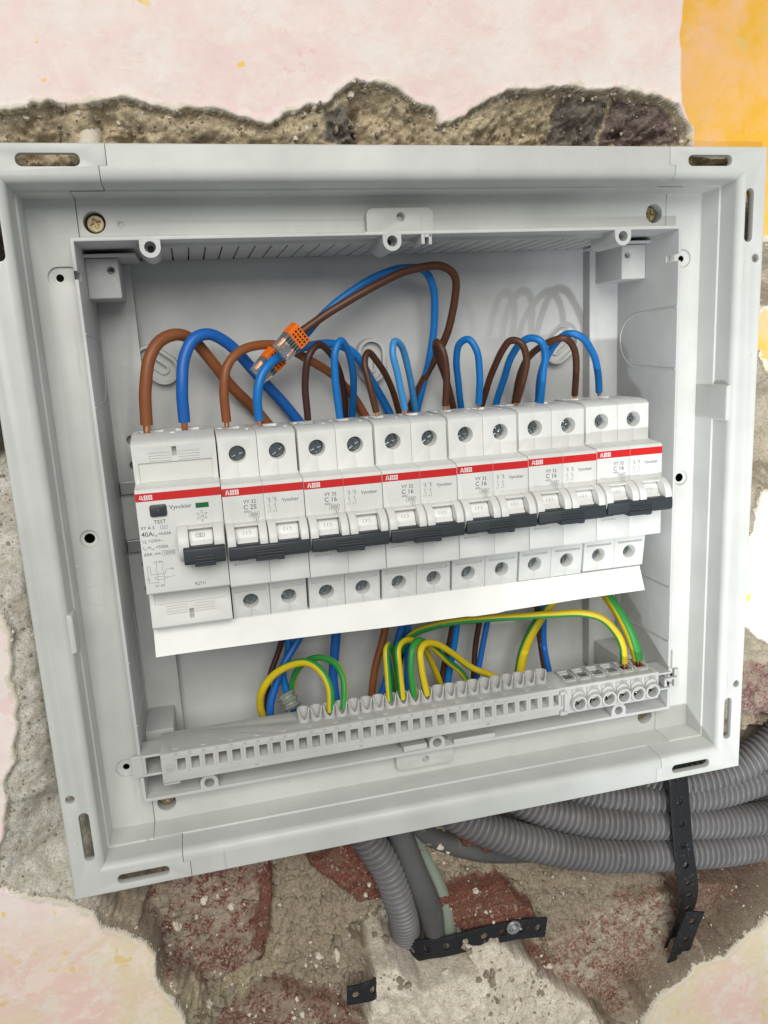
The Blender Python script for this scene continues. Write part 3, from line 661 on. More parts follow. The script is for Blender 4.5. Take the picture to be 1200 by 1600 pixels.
# box fixing screws in the four corners
for i, (x, z) in enumerate(((-126.2, 129.6), (126.2, 129.6), (-126.2, -129.6), (126.2, -129.6))):
    mb = MB(); mb.ring((x, z), 4.9, 4.25, 26.6, 33, n=28); mb.cyl((x, 33, z), (x, 34, z), 4.9); mb.build('screw_sleeve', 'tub', box, True)
    mb = MB(); mb.cyl((x, 30.6, z), (x, 29.4, z), 3.9, 3.3, n=28); mb.cyl((x, 33, z), (x, 30.6, z), 3.9, n=28); o = mb.build('fixing_screw', 'brass', box)
    cut = MB(); t = 0.4 + i
    for a in (t, t + math.pi / 2):
        d = Vector((math.cos(a), 0, math.sin(a))); p0 = Vector((x, 0, z)); e = Vector((-d.z, 0, d.x)) * .45
        cut.add([tuple(p0 + d * s1 * 2.2 + e * s2 + Vector((0, y, 0))) for y in (28.5, 30.3) for s1, s2 in ((-1, -1), (1, -1), (1, 1), (-1, 1))], [(0, 1, 2, 3), (4, 5, 6, 7), (0, 1, 5, 4), (1, 2, 6, 5), (2, 3, 7, 6), (3, 0, 4, 7)])
    carve(o, cut); finish(o, True, 0.15)
# moulded ledge along the bottom rim
for b6 in ((-118, -17, 30, 34, -121.2, -119.6), (-12, 0, 17.1, 24, -120.9, -117.9), (14, 36, 17.2, 19, -121.3, -119.0)): MB().box(*b6).build('rim_clip', 'tub', box, False, .3)
mb = MB(); mb.box(7.8, 9.4, 17.1, 30, 117.2, 121.4); mb.box(9.4, 12.4, 17.1, 18.6, 120.0, 121.4); mb.box(11.2, 12.6, 17.1, 30, 117.0, 121.4); mb.build('rim_clip', 'tub', box, False, .3)

# ------------------------------------------------------------------ DIN rail
mb = MB(); pr = [(68.5, -17.5), (68.5, -12.5), (75, -12.5), (75, 12.5), (68.5, 12.5), (68.5, 17.5), (67.5, 17.5), (67.5, 11.5), (74, 11.5), (74, -11.5), (67.5, -11.5), (67.5, -17.5)]
mb.prism_x(pr, -133.4, 133.4); o = mb.build('din_rail', 'rail', None, False, .2); tag(o, 'steel mounting rail running across the box behind the row of breakers', 'rail')

# ------------------------------------------------------------------ breakers
CASE = [(10, 20.6), (10, -22.6), (10.4, -23.2), (22.4, -24.6), (25, -43), (56, -43), (56, -22), (66, -22), (66, 22), (56, 22), (56, 42.6), (30, 42.8), (23.5, 41.9), (21.7, 40.6), (21.6, 22.8), (11.0, 21.8)]
def screw_head(mb, x, z, y0, r, mi_s=0, depth=0.8, rot=0.3):
    """cross-slot head made of a disc and four quarter pads"""
    mb.cyl((x, y0 + 2, z), (x, y0 + depth, z), r, n=24, mi=mi_s)
    for k in range(4):
        a0 = rot + k * math.pi / 2 + .26; a1 = rot + (k + 1) * math.pi / 2 - .26; pts_ = [(x + .32 * r * math.cos((a0 + a1) / 2), z + .32 * r * math.sin((a0 + a1) / 2))]
        for j in range(7):
            a = a0 + (a1 - a0) * j / 6; pts_.append((x + r * .97 * math.cos(a), z + r * .97 * math.sin(a)))
        mb.prism_y(pts_, y0, y0 + depth, mi=mi_s)
def abb(mb, x, z, h, y=9.86):
    """three blocky letters, split by thin lines like the printed mark"""
    u = h / 4.0; g = u * .30; w = h * .92
    def q(pts_): mb.add([(x + a, y, z + b) for a, b in pts_], [tuple(range(len(pts_)))])
    # A
    m = h * .5
    q([(0, 0), (w * .27, 0), (w * .33, u * .8), (w * .18, u * .8 + 0)]); 
    q([(w * .02 + .0, 0), (w * .26, 0), (w * .47, h), (w * .32, h)])
    q([(w * .53, h), (w * .68, h), (w * .98, 0), (w * .74, 0)]); q([(w * .30, u * .9), (w * .47, u * .9), (w * .47, u * 1.5), (w * .36, u * 1.5)]); q([(w * .53, u * .9), (w * .70, u * .9), (w * .64, u * 1.5), (w * .53, u * 1.5)])
    for bx in (w * 1.10, w * 2.10):
        wv = w * .86; sp = wv * .46
        q([(bx, 0), (bx + wv * .30, 0), (bx + wv * .30, m - g / 2), (bx, m - g / 2)]); q([(bx, m + g / 2), (bx + wv * .30, m + g / 2), (bx + wv * .30, h), (bx, h)])
        q([(bx + .3 * wv, 0), (bx + sp - g * .3, 0), (bx + sp - g * .3, u * .75), (bx + .3 * wv, u * .75)]); q([(bx + .3 * wv, h - u * .75), (bx + sp - g * .3, h - u * .75), (bx + sp - g * .3, h), (bx + .3 * wv, h)])
        q([(bx + .3 * wv, m - g / 2 - u * .5), (bx + sp - g * .3, m - g / 2 - u * .5), (bx + sp - g * .3, m - g / 2), (bx + .3 * wv, m - g / 2)]); q([(bx + .3 * wv, m + g / 2), (bx + sp - g * .3, m + g / 2), (bx + sp - g * .3, m + g / 2 + u * .5), (bx + .3 * wv, m + g / 2 + u * .5)])
        for z0, z1 in ((0, m - g / 2), (m + g / 2, h)):
            a = bx + sp + g * .3; q([(a, z0), (bx + wv * .86, z0), (bx + wv, z0 + u * .4), (bx + wv, z1 - u * .3), (bx + wv * .88, z1), (a, z1), (a, z1 - u * .6), (bx + wv * .70, z1 - u * .6), (bx + wv * .70, z0 + u * .6), (a, z0 + u * .6)])
def make_mcb(rating, first=None):
    root = empty('circuit_breaker')
    if first is None:
        mb = MB()
        for x0 in (0.12, 17.55): mb.prism_x(CASE, x0, x0 + 17.3)
        case = mb.build('case', 'white', root); cut = MB()
        for x in (8.75, 26.2):
            cut.cyl((x, 18, 33.2), (x, 31, 33.2), 3.75, n=32); cut.cyl((x, 18, -34.8), (x, 34, -34.8), 3.6, n=32)
            cut.box(x - 3.4, x + 3.4, 42 - 3, 42 + 9.5, 38, 44); cut.box(x - 6.6, x - 4.6, 44, 50, 42.2, 44); cut.box(x + 5.2, x + 6.4, 30, 36, 42.2, 44)
            cut.box(x - 6.8, x + 6.8, 20, 24.2, -29.9, -28.5)
            cut.box(x - 5.0, x + 5.0, 9, 17, -9, 4.4)
            cut.box(x - .05, x + .05, 20.8, 21.8, 20, 42); cut.box(x - .05, x + .05, 22, 26.2, -43.5, -38.6)
        carve(case, cut); cut = MB()
        for a, b in ((-.5, .5), (34.45, 35.4), (17.38, 17.62)):
            cut.box(a, b, 12, 80, 23.2, 50); cut.box(a, b, 12, 80, -50, -25.2)
        carve(case, cut); finish(case, True, 0.3)
        mb = MB()
        for x0 in (0.12, 17.55):
            for a, b in ((0.2, 3.7), (13.7, 17.1)):
                pr = [(10.6, 5.4)] + [(10.3 - 9.6 * math.sin(math.radians(t)), -2.2 + 8.0 * math.cos(math.radians(t))) for t in range(18, 150, 12)] + [(10.6, -10.6)]
                mb.prism_x(pr, x0 + a, x0 + b)
            mb.prism_x([(10.6, 5.3), (6.2, 5.0), (5.6, 4.4), (6.6, 3.7), (12, 3.5)], x0 + 3.7, x0 + 13.7)
        mb.build('toggle_guard', 'white', root, True, 0.3)
        for x0 in (0.12, 17.55):
            mb = MB(); pr = [(14, 3.2)] + [(13.5 - 7.3 * math.sin(math.radians(t)), -2.6 + 7.4 * math.cos(math.radians(t))) for t in range(35, 145, 8)] + [(14, -9)]
            mb.prism_x(pr, x0 + 3.95, x0 + 13.45); mb.prism_x([(7.2, -0.4), (3.6, -3.0), (3.6, -7.2), (8, -8)], x0 + 4.3, x0 + 13.1)
            t = mb.build('toggle', 'white2', root, True, 0.15)
            mb = MB(); cx = x0 + 8.7
            for a0, a1 in ((50, 310), (-130, 130)):
                k = -1 if a0 == 50 else 1
            for s_ in (-1, 1): mb.line([(cx + s_ * (0.5 + 1.15 * math.cos(math.radians(q))) , 1.15 + 1.15 * math.sin(math.radians(q)) * .8) for q in range(-70, 71, 20)], .12, 6.62)
            mb.line([(cx, .55), (cx, 1.75)], .2, 6.62); mb.build('toggle_mark', 'ink2', t)
        mb = MB(); mb.prism_x([(1.0, -2.8), (0.1, -3.6), (0.0, -7.8), (1.0, -9.2), (7.6, -9.6), (8, -2.6)], 0.5, 34.7)
        h = mb.build('tie_bar', 'dark', root, True, 0.35)
        mb = MB()
        for k in range(4): mb.box(11.6, 23.4, -.4, 1.2, -8.7 + k * 1.2, -8.0 + k * 1.2)
        mb.box(11.4, 23.6, 0.1, 5, -10.2, -8.6); mb.box(21, 23.6, 1, 6, -10.7, -10.0); mb.build('finger_grip', 'dark', h, False, .15)
        mb = MB(); mb.box(4.7, 8.6, 9.5, 10.6, -11.6, -9.4); mb.build('status_indicator', 'green', root)
        mb = MB(); mb.box(.14, 17.40, 9.90, 10.02, 16.9, 20.3); mb.box(17.57, 34.83, 9.90, 10.02, 16.9, 20.3); mb.build('red_stripe', 'red', root)
        mb = MB(); abb(mb, 1.5, 17.5, 2.1); mb.build('brand_mark', 'whiteink', root, recalc=False)
        mb = MB(); n_ = 0
        for x in (8.75, 26.2):
            for z, y in ((33.2, 26.8), (-34.8, 29.6)):
                mb = MB(); screw_head(mb, x, z, y, 3.1, rot=[.3, 1.0, .6, 1.3][n_]); n_ += 1; mb.build('terminal_screw', 'darksteel', root, False, .12)
        mb = MB()
        for x in (8.75, 26.2): mb.box(x - 3.3, x + 3.3, 39.2, 51.3, 38.1, 38.6)
        mb.build('terminal_cage', 'zinc', root)
    else:
        for ch in list(first.children):
            if ch.name.startswith('printed_marking'): continue
            c = ch.copy(); COL.objects.link(c); c.parent = root
            for g in ch.children: d = g.copy(); COL.objects.link(d); d.parent = c
    mb = MB()
    mb.text('VY 32', 8.7, 13.2, 1.55, off=.01); mb.text('C ' + rating, 8.6, 10.6, 2.0, off=.015); mb.text('400V~', 8.6, 9.2, .85)
    mb.text('3000', 11.2, 7.5, 1.2); mb.line([(10.7, 7.15), (15.2, 7.15), (15.2, 9.05), (10.7, 9.05), (10.7, 7.15)], .10); mb.text('3', 13.2, 5.3, 1.1); mb.line([(12.6, 5.0), (14.6, 5.0), (14.6, 6.8), (12.6, 6.8), (12.6, 5.0)], .10)
    mb.text('Vynckier', 25.2, 12.6, 1.5, off=.01, sx=.96)
    for dx, n_ in ((0, '1'), (2.6, '3')):
        x = 19.6 + dx
        mb.text(n_, x - .9, 14.2, .8); mb.line([(x + .3, 15.0), (x + .3, 13.4)], .12); mb.line([(x - .1, 13.6), (x + .7, 14.4)], .1); mb.line([(x - .1, 14.4), (x + .7, 13.6)], .1); mb.line([(x - .4, 13.1), (x + .9, 13.1)], .12)
        mb.line([(x + .3, 12.2), (x - .4, 11.6), (x + .3, 11.0), (x - .2, 10.2)], .12); mb.line([(x + .4, 10.3), (x + .4, 8.4)], .12); mb.text(str(int(n_) + 1), x - .9, 8.4, .8)
    mb.build('printed_marking', 'ink', root, recalc=False)
    mb = MB(); mb.text('002 70 34 W2 05', 2.4, -13.6, .75); mb.build('printed_marking', 'ink2', root, recalc=False)
    return root
X0 = -122.5
labs = [('25', 'white two-pole circuit breaker marked C 25, right beside the wide residual current breaker'),
        ('16', 'white two-pole C 16 breaker directly to the right of the C 25 breaker'),
        ('16', 'white two-pole C 16 breaker third from the left, directly below the upright blue loop of the oval back boss'),
        ('16', 'white two-pole C 16 breaker in the row, third from the right end'),
        ('16', 'white two-pole C 16 breaker second from the right end of the row, half in light'),
        ('16', 'white two-pole C 16 breaker at the right end of the row')]
labs[2] = ('16', 'white two-pole C 16 breaker fourth from the right end of the row, in the middle')
dzs = [-1.1, -1.3, -1.2, -0.9, -0.5, 0.0]
first = None
for i, (r_, lb) in enumerate(labs):
    b_ = make_mcb(r_, first)
    if first is None: first = b_
    b_.location = ((X0 + 35.1 * (i + 1)) * S, 0, dzs[i] * S + .0002)
    tag(b_, lb, 'circuit breaker', 'two-pole circuit breakers on the rail')

rcd = empty('residual_current_breaker')
tag(rcd, 'wide white 40A breaker with black TEST button at the left end of the row', 'circuit breaker')
RC_ = [(10, 20.6), (10, -22.8), (10.5, -23.4), (20.5, -24.6), (18.0, -41), (19, -42), (56, -43), (56, -22), (66, -22), (66, 22), (56, 22), (56, 42.6), (30, 42.6), (23, 41.0), (19.5, 40.2), (18.2, 39.0), (20.5, 23.0), (11, 21.8)]
mb = MB(); mb.prism_x(RC_, 0.1, 34.9); case = mb.build('case', 'white', rcd); cuts = []
HEX = [(0, 1, 2, 3), (4, 5, 6, 7), (0, 1, 5, 4), (1, 2, 6, 5), (2, 3, 7, 6), (3, 0, 4, 7)]
def newcut():
    cuts.append(MB()); return cuts[-1]
newcut().add([(x, y, z) for x in (2.2, 32.8) for y, z in ((10, 31.6), (20.3, 31.6), (21.3, 22.9), (10, 22.9))], HEX)
newcut().add([(x, y, z) for x in (2.2, 32.8) for y, z in ((12, -25.0), (21.4, -25.0), (20.5, -31.2), (12, -31.2))], HEX)
c_ = newcut()
for k in range(4): c_.box(6.9, 16.0, 15, 19.25 + k * .16, 35.6 - k * 1.15 - .35, 35.6 - k * 1.15 + .1); c_.box(19.0, 27.8, 15, 19.25 + k * .16, 35.6 - k * 1.15 - .35, 35.6 - k * 1.15 + .1)
for k in range(4): c_.box(6.9, 16.0, 15, 19.75 - k * .17, -32.4 - k * 1.15 - .15, -32.4 - k * 1.15 + .15); c_.box(19.0, 27.8, 15, 19.75 - k * .17, -32.4 - k * 1.15 - .15, -32.4 - k * 1.15 + .15)
c_ = newcut(); c_.box(16.5, 18.5, 14, 24, 34.0, 38.0); c_.box(16.5, 18.5, 14, 24, -38.8, -34.4)
for x in (6.6, 22.4): c_.box(x - 4.2, x + 6.4, 38, 50.5, 37.0, 44)
c_.box(16.0, 18.2, 30, 36, 41.4, 44); c_.box(19.6, 30.1, 9, 17, -9, 4.4)
for c_ in cuts: carve(case, c_)
finish(case, True, 0.3)
mb = MB(); mb.add([(x, y, z) for x in (2.5, 32.5) for y, z in ((20.2, 31.4), (21.0, 23.1), (22, 23.1), (22, 31.4))], [(0, 1, 2, 3), (4, 7, 6, 5), (0, 4, 5, 1), (1, 5, 6, 2), (2, 6, 7, 3), (3, 7, 4, 0)]); mb.build('label_panel', 'panel', rcd)
mb = MB()
for a, b in ((15.4, 19.8), (30.0, 34.4)):
    pr = [(10.6, 5.4)] + [(10.3 - 8.4 * math.sin(math.radians(t)), -2.2 + 8.0 * math.cos(math.radians(t))) for t in range(18, 150, 12)] + [(10.6, -10.6)]
    mb.prism_x(pr, a, b)
mb.prism_x([(10.6, 5.3), (6.2, 5.0), (5.6, 4.4), (6.6, 3.7), (12, 3.5)], 19.8, 30.0); mb.build('toggle_guard', 'white', rcd, True, .3)
mb = MB(); pr = [(14, 3.2)] + [(13.5 - 7.3 * math.sin(math.radians(t)), -2.6 + 7.4 * math.cos(math.radians(t))) for t in range(35, 145, 8)] + [(14, -9)]
mb.prism_x(pr, 20, 29.8); mb.prism_x([(7.2, -0.4), (3.6, -3.0), (3.6, -7.2), (8, -8)], 20.3, 29.4); t = mb.build('toggle', 'white2', rcd, True, .15)
mb = MB(); cx = 24.6
for s_ in (-1, 1): mb.line([(cx + s_ * (0.35 + 1.5 * math.cos(math.radians(q))), 1.2 + 1.35 * math.sin(math.radians(q)) * .85) for q in range(-70, 71, 20)], .14, 6.5)
mb.line([(cx + .9 * math.cos(math.radians(q)), 1.2 + .85 * math.sin(math.radians(q))) for q in range(0, 361, 30)], .12, 6.5); mb.line([(cx, .7), (cx, 1.7)], .25, 6.5); mb.build('toggle_mark', 'ink', t, recalc=False)
mb = MB(); mb.prism_x([(0.8, -2.6), (-.2, -3.4), (-.3, -8.6), (0.8, -9.9), (7.6, -10.2), (8, -2.4)], 17.2, 34.2); h = mb.build('toggle_handle', 'dark', rcd, True, .35)
mb = MB()
for k in range(3): mb.box(21.6, 29.8, -.7, 1.2, -9.4 + k * 1.25, -8.7 + k * 1.25)
mb.box(21.4, 30, -.2, 5, -10.8, -9.2); mb.build('finger_grip', 'dark', h, False, .15)
mb = MB(); mb.box(.12, 34.88, 9.90, 10.02, 16.9, 20.3); mb.build('red_stripe', 'red', rcd)
mb = MB(); abb(mb, 1.5, 17.5, 2.0); mb.build('brand_mark', 'whiteink', rcd, recalc=False)
mb = MB(); mb.prism_y(rrect(5.3, 12.2, 10.2, 15.2, 1.0), 8.7, 11); t = mb.build('test_button', 'dark', rcd, True, .5)
mb = MB(); mb.text('T', 8.75, 11.9, 1.6, y=8.66, align='CENTER'); mb.build('button_mark', 'ink', t, recalc=False)
mb = MB(); mb.box(24.0, 29.4, 9.88, 10.3, 12.2, 14.3); mb.build('status_indicator', 'green', rcd)
mb = MB()
mb.text('Vynckier', 13.2, 12.7, 1.8, off=.015); mb.text('TEST', 6.4, 7.1, 1.6, off=.01); mb.line([(8.8, 4.7), (11.6, 4.7), (11.6, 6.1), (8.8, 6.1), (8.8, 4.7)], .1); mb.line([(9.4, 5.1), (9.8, 5.7), (10.4, 5.1), (11.0, 5.7)], .1)
mb.text('VY A 2', .8, 5.0, 1.35, off=.015); mb.text('40A', .8, 2.0, 2.0, off=.02); mb.text('I', 5.6, 2.1, 1.3); mb.text('\u0394n', 6.1, 1.7, .8); mb.text('=0,03A', 7.6, 2.1, 1.25, off=.01)
mb.text('U', .9, -.7, 1.35); mb.text('n', 2.1, -1.1, .9); mb.text('=230V~', 3.2, -.7, 1.3); mb.text('I', .9, -3.5, 1.35); mb.text('m', 1.4, -3.9, .8); mb.text('=I', 2.5, -3.5, 1.35); mb.text('cm', 4.2, -3.9, .8); mb.text('=500A', 6.0, -3.5, 1.3)
mb.text('60A', .9, -6.4, 1.45); mb.text('10000', 8.9, -6.3, 1.3); mb.line([(8.5, -6.7), (13.4, -6.7), (13.4, -4.7), (8.5, -4.7), (8.5, -6.7)], .1); mb.line([(4.9, -5.7), (8.2, -5.7)], .1); mb.line([(5.6, -6.0), (7.4, -6.0), (7.4, -5.4), (5.6, -5.4), (5.6, -6.0)], .1)
mb.text('R271I', 20.3, -21.4, 1.35)
mb.line([(26.2 + 1.6 * math.cos(math.radians(q)), 8.6 + 1.6 * math.sin(math.radians(q))) for q in range(30, 391, 60)], .1); mb.text('-25', 26.2, 8.1, .9, align='CENTER')
for q in range(30, 391, 60):
    c_, s_ = math.cos(math.radians(q)), math.sin(math.radians(q)); mb.line([(26.2 + 1.6 * c_, 8.6 + 1.6 * s_), (26.2 + 2.5 * c_, 8.6 + 2.5 * s_)], .1); mb.line([(26.2 + 2.3 * c_ - .4 * s_, 8.6 + 2.3 * s_ + .4 * c_), (26.2 + 2.0 * c_, 8.6 + 2.0 * s_), (26.2 + 2.3 * c_ + .4 * s_, 8.6 + 2.3 * s_ - .4 * c_)], .08)
mb.text('1/2 3/4', 4.2, -9.8, .95); mb.text('2/1 4/3', 4.0, -20.2, .95)
for x in (5.4, 8.0): mb.line([(x, -10.2), (x, -11.6), (x - .7, -13.0)], .1); mb.line([(x, -13.2), (x, -18.9)], .1)
mb.line([(1.6, -18.2), (1.6, -11.0), (2.8, -11.0), (2.8, -14.6), (8.8, -14.6), (9.0, -12.8), (11.0, -12.8)], .1); mb.text('5/6', 11.0, -13.2, .8)
mb.line([(6.6 + 2.6 * math.cos(math.radians(q)), -16.4 + .7 * math.sin(math.radians(q))) for q in range(0, 361, 24)], .1); mb.line([(9.2, -16.4), (12.6, -16.0)], .1); mb.line([(1.6 + .6 * math.cos(math.radians(q)), -16.6 + .6 * math.sin(math.radians(q))) for q in range(0, 361, 40)], .1); mb.line([(1.6, -18.2), (5.4, -18.2)], .1)
mb.build('printed_marking', 'ink', rcd, recalc=False)

rcd.location = (X0 * S, 0, .0003)

# ------------------------------------------------------------------ white label strip under the breakers
mb = MB(); n = 60; vs = []; fs = []
for i in range(n + 1):
    x = -122.6 + 243.6 * i / n; t = i / n
    wob = 0.35 * math.sin(t * 9) + 0.25 * math.sin(t * 23 + 1)
    for (y, z) in ((24.6, -43.6), (24.6, -44.4), (19.8 + wob, -55.5 + .5 * math.sin(t * 6.3 + 1) - (.5 if .60 < t < .68 else 0)), (21.0 + wob, -55.6 + .5 * math.sin(t * 6.3 + 1)), (26.0, -44.6), (26.0, -43.6)): vs.append((x, y, z))
for i in range(n):
    for k in range(6): fs.append((i * 6 + k, i * 6 + (k + 1) % 6, (i + 1) * 6 + (k + 1) % 6, (i + 1) * 6 + k))
fs += [tuple(range(6)), tuple(range(n * 6, n * 6 + 6))[::-1]]
mb.add(vs, fs); strip = mb.build('label_strip', 'label', None, True); tag(strip, 'long white blank marking strip hanging under the row of breakers', 'strip')
mb = MB(); mb.box(-122, 122.0, 26.6, 52, -44.2, -43.4); mb.build('strip_backing', 'tub', strip)

# ------------------------------------------------------------------ earth terminal bar
tb = empty('terminal_bar'); tag(tb, 'long grey earth terminal bar with a row of square holes below the breakers', 'terminal block')
mb = MB(); mb.box(-125.2, 67.6, 10, 31.2, -111.0, -97.0); body = mb.build('body', 'term', tb); cut = MB()
SQ = [-116.5 + 6.1 * i for i in range(31)]
for x in SQ: cut.box(x - 1.85, x + 1.85, 8, 22, -105.9, -100.2)
for i, x in enumerate(SQ[::2]): cut.box(x - 3.3, x - 1.0, 12.6, 13.5, -98.5, -96)
for x in (-83, -34, 30): cut.box(x - 1.2, x + .4, 8, 11, -109.9, -109.1)
SO = [-59.2 + 6.1 * i for i in range(21)]
for x in SO: cut.cyl((x, 21.0, -103), (x, 21.0, -95), 2.35, n=20)
carve(body, cut); finish(body, True, .25)
mb = MB()
for x in [a - 3.05 for a in SQ] + [SQ[-1] + 3.05]: mb.box(x - .25, x + .25, 9.7, 10.5, -106.6, -99.3)
mb.box(-125.2, 67.6, 9.75, 10.4, -99.0, -98.5); mb.box(-125.2, 67.6, 9.8, 10.4, -108.3, -108.0)
mb.build('front_rib', 'term', tb, False, .1)
mb = MB()
for x in SQ: mb.box(x - 1.84, x + 1.84, 21.2, 21.9, -105.8, -100.3)
mb.build('slot_shade', 'cable', tb)  # dark plates, shade of the square holes put into the colour
mb = MB()
for i, x in enumerate(SQ[:26]): mb.text(str(36 - i), x - 2.0, -97.35, 1.25, y=9.72, align='CENTER', rot=math.pi)
mb.line([(-121.6 + 1.7 * math.cos(q / 10), -104 + 1.7 * math.sin(q / 10)) for q in range(0, 64, 5)], .18, 9.9); mb.line([(-122.7, -104.3), (-120.5, -104.3)], .18, 9.9); mb.line([(-122.3, -104.9), (-120.9, -104.9)], .18, 9.9); mb.line([(-121.6, -104.3), (-121.6, -102.8)], .18, 9.9)
mb.build('embossed_number', flat('grey_relief_shade', (0.40, 0.40, 0.39)), tb, recalc=False)  # flat numerals, shade of the relief painted as a darker grey
for x in SO:
    mb = MB(); n = 30; vs = []; fs = []
    for i in range(n):
        t = 2 * math.pi * i / n; a = abs((t - math.pi * 1.5 + math.pi) % (2 * math.pi) - math.pi)   # 0 at the front (-y)
        h = 6.0 if a > 1.25 else 1.2 + 4.8 * min(1, a / 1.25) ** 1.3
        for r, z in ((3.0, -97.05), (3.04, -97 + h), (2.5, -97 + h), (2.4, -97.05)): vs.append((x + r * math.cos(t), 21.0 + r * math.sin(t), z))
    for i in range(n):
        for k in range(3): fs.append((i * 4 + k, i * 4 + k + 1, ((i + 1) % n) * 4 + k + 1, ((i + 1) % n) * 4 + k))
    mb.add(vs, fs); mb.build('wire_socket', 'term', tb, True)
# end holders
mb = MB(); mb.box(-134, -125.2, 14, 28, -99.5, -98.3); mb.box(-134, -125.2, 14, 28, -108.6, -107.4); mb.box(-133.2, -132.0, 13.8, 28, -108, -99); mb.box(-138.6, -132.5, 15.6, 17.0, -109.5, -99.0); mb.box(-118, -125.2, 12, 28, -113.4, -112.4)
mb.build('end_bracket', 'term', tb, False, .3)
# six large screw terminals
ms = empty('screw_terminal_block'); tag(ms, 'short grey block of six round screw terminals at the right end of the bar', 'terminal block')
mb = MB(); mb.box(68.0, 124.4, 11, 31.2, -111.8, -97.4); body = mb.build('body', 'term', ms); cut = MB()
SX = [78.1 + 8.24 * i for i in range(6)]
for x in SX:
    cut.prism_y(rrect(x - 3.3, x + 3.3, 0, 0.01, 0.001, 1), 0, 0.01) if False else None
    cut.box(x - 3.0, x + 3.0, 20.0, 26.5, -104, -96)
    cut.box(x - 3.0, x + 3.0, 13.2, 17.5, -98.0, -97.0)
    cut.cyl((x, 8, -106), (x, 18, -106), 3.05, n=28)
carve(body, cut); finish(body, True, .3)
mb = MB()
for x in SX:
    mb.ring((x, -106.0), 4.0, 3.05, 7.6, 13, n=32)
    mb.box(x - 3.7, x - 2.8, 18.8, 28.2, -97.4, -96.6); mb.box(x + 2.8, x + 3.7, 18.8, 28.2, -97.4, -96.6); mb.box(x - 3.7, x + 3.7, 27.6, 28.6, -97.4, -96.6)
    mb.prism_x([(9.8, -99.8), (11.5, -98.4), (11.5, -103)], x - 3.2, x + 3.2)
    mb.cyl((x, 9.4, -102.6), (x, 11.5, -102.2), 3.0, 3.3, n=20)
mb.box(68.2, 71.2, 9.4, 12, -100.6, -98.8); mb.box(68.2, 72.0, 9.4, 12, -111.6, -109.6); mb.box(70.5, 72.2, 9.4, 12, -110, -100)
mb.build('terminal_collar', 'term', ms, True, .15)
for k, x in enumerate(SX):
    mb = MB(); mb.cyl((x, 17, -106), (x, 12.3, -106), 3.0, n=24); sc_o = mb.build('screw_well_shade', 'black', ms)  # black plug paints the shade deep in the screw opening
    mb = MB(); screw_head(mb, x, -106.0, 11.4, 2.35, rot=.4 + k * .7, depth=1.1); mb.build('terminal_screw', 'midsteel', ms, False, .1)
mb = MB()
for x in SX[:4]: mb.box(x - 2.2, x + 2.0, 21.5, 25.5, -98.4, -97.9)
mb.build('clamp_plate', 'zinc', ms)
mb = MB()
for x in SX: mb.box(x - 2.9, x + 2.9, 20.1, 26.4, -103.9, -98.4)
mb.build('terminal_well_shade', 'black', ms)  # black blocks fill the wire entries, painted in place of their shade
mb = MB(); mb.box(124.4, 134, 14, 28, -101.0, -99.9); mb.box(124.4, 134, 14, 28, -109.6, -108.6); mb.box(130, 131.4, 13.8, 26, -108, -103.6); mb.box(130, 137.6, 13.8, 16, -104.4, -103.4); mb.box(136.6, 139.2, 15, 17.5, -109.5, -99.5)
mb.build('end_bracket', 'term', ms, False, .3)

# ------------------------------------------------------------------ wires
def wire(label, mat, pts_, r, group=None, cu=None, name='wire', cat='wire', ph=None):
    """pts_: (u, w, y) in photo pixels and depth; cu = number of first mm stripped to copper"""
    P3 = [Vector(at(u, w, y)) for u, w, y in pts_]; sp_ = spline(P3, 1.3); k_ = rnd.random() * 50
    for i_, v_ in enumerate(sp_[6:]): v_ += Vector(mnoise.noise_vector(Vector((i_ * .06 + k_, k_, 0)))) * .9 * min(1, i_ / 8)
    mb = MB()
    if mat == 'yg':
        mb.tube(sp_, r, 18, split=lambda k, n, ph_=rnd.choice((2, 16, 3, 8, 11)) if ph is None else ph: 0 if ((k + ph_) % n) < n * .52 else 1, twist=0.008 * rnd.choice((-1, 1)), u0=(0.1, -1, 0.15)); o = mb.build(name, ['yel', 'grn'], None, True)
    else:
        mb.tube(sp_, r, 14); o = mb.build(name, mat, None, True)
    if cu:
        d = (sp_[0] - sp_[2]).normalized(); mb = MB(); mb.tube([sp_[0] - d * .5, sp_[0] + d * cu], r * .56, 10); mb.build('copper_end', 'copper', o, True)
    tag(o, label, cat, group); return o
G1, G2, G3 = 'wires looped into the breaker tops', 'wires rising behind the terminal bar', 'green and yellow earth wires'
wire('thick light brown wire looped into the left end of the row', 'brown2', [(229, 664, 42.5), (227, 610, 42), (232, 560, 43), (248, 533, 46), (275, 523, 50), (302, 533, 56), (332, 567, 62), (365, 605, 68), (400, 642, 73), (440, 690, 75)], 2.75, G1, 4.5)
wire('thick blue wire arching beside the light brown one at the left end', 'blue2', [(288, 659, 46), (284, 605, 44), (287, 560, 46), (302, 531, 48), (325, 523, 51), (355, 536, 56), (390, 570, 63), (430, 614, 69), (464, 655, 73), (500, 700, 75)], 2.7, G1, 4)
wire('medium brown wire arching behind the clear and orange connector', 'brown2', [(354, 659, 44), (350, 610, 43), (355, 575, 44), (376, 549, 47), (405, 538, 51), (440, 540, 56), (480, 560, 62), (525, 590, 67), (555, 622, 71), (575, 660, 74)], 2.15, G1, 2.5)
wire('medium blue wire curving up past the lower connector', 'blue', [(405, 656, 42), (402, 622, 40), (407, 592, 40), (420, 570, 42), (442, 553, 47), (480, 541, 54), (522, 538, 60), (555, 555, 65), (585, 600, 70), (606, 640, 73), (620, 670, 75)], 2.1, G1, 2.5)
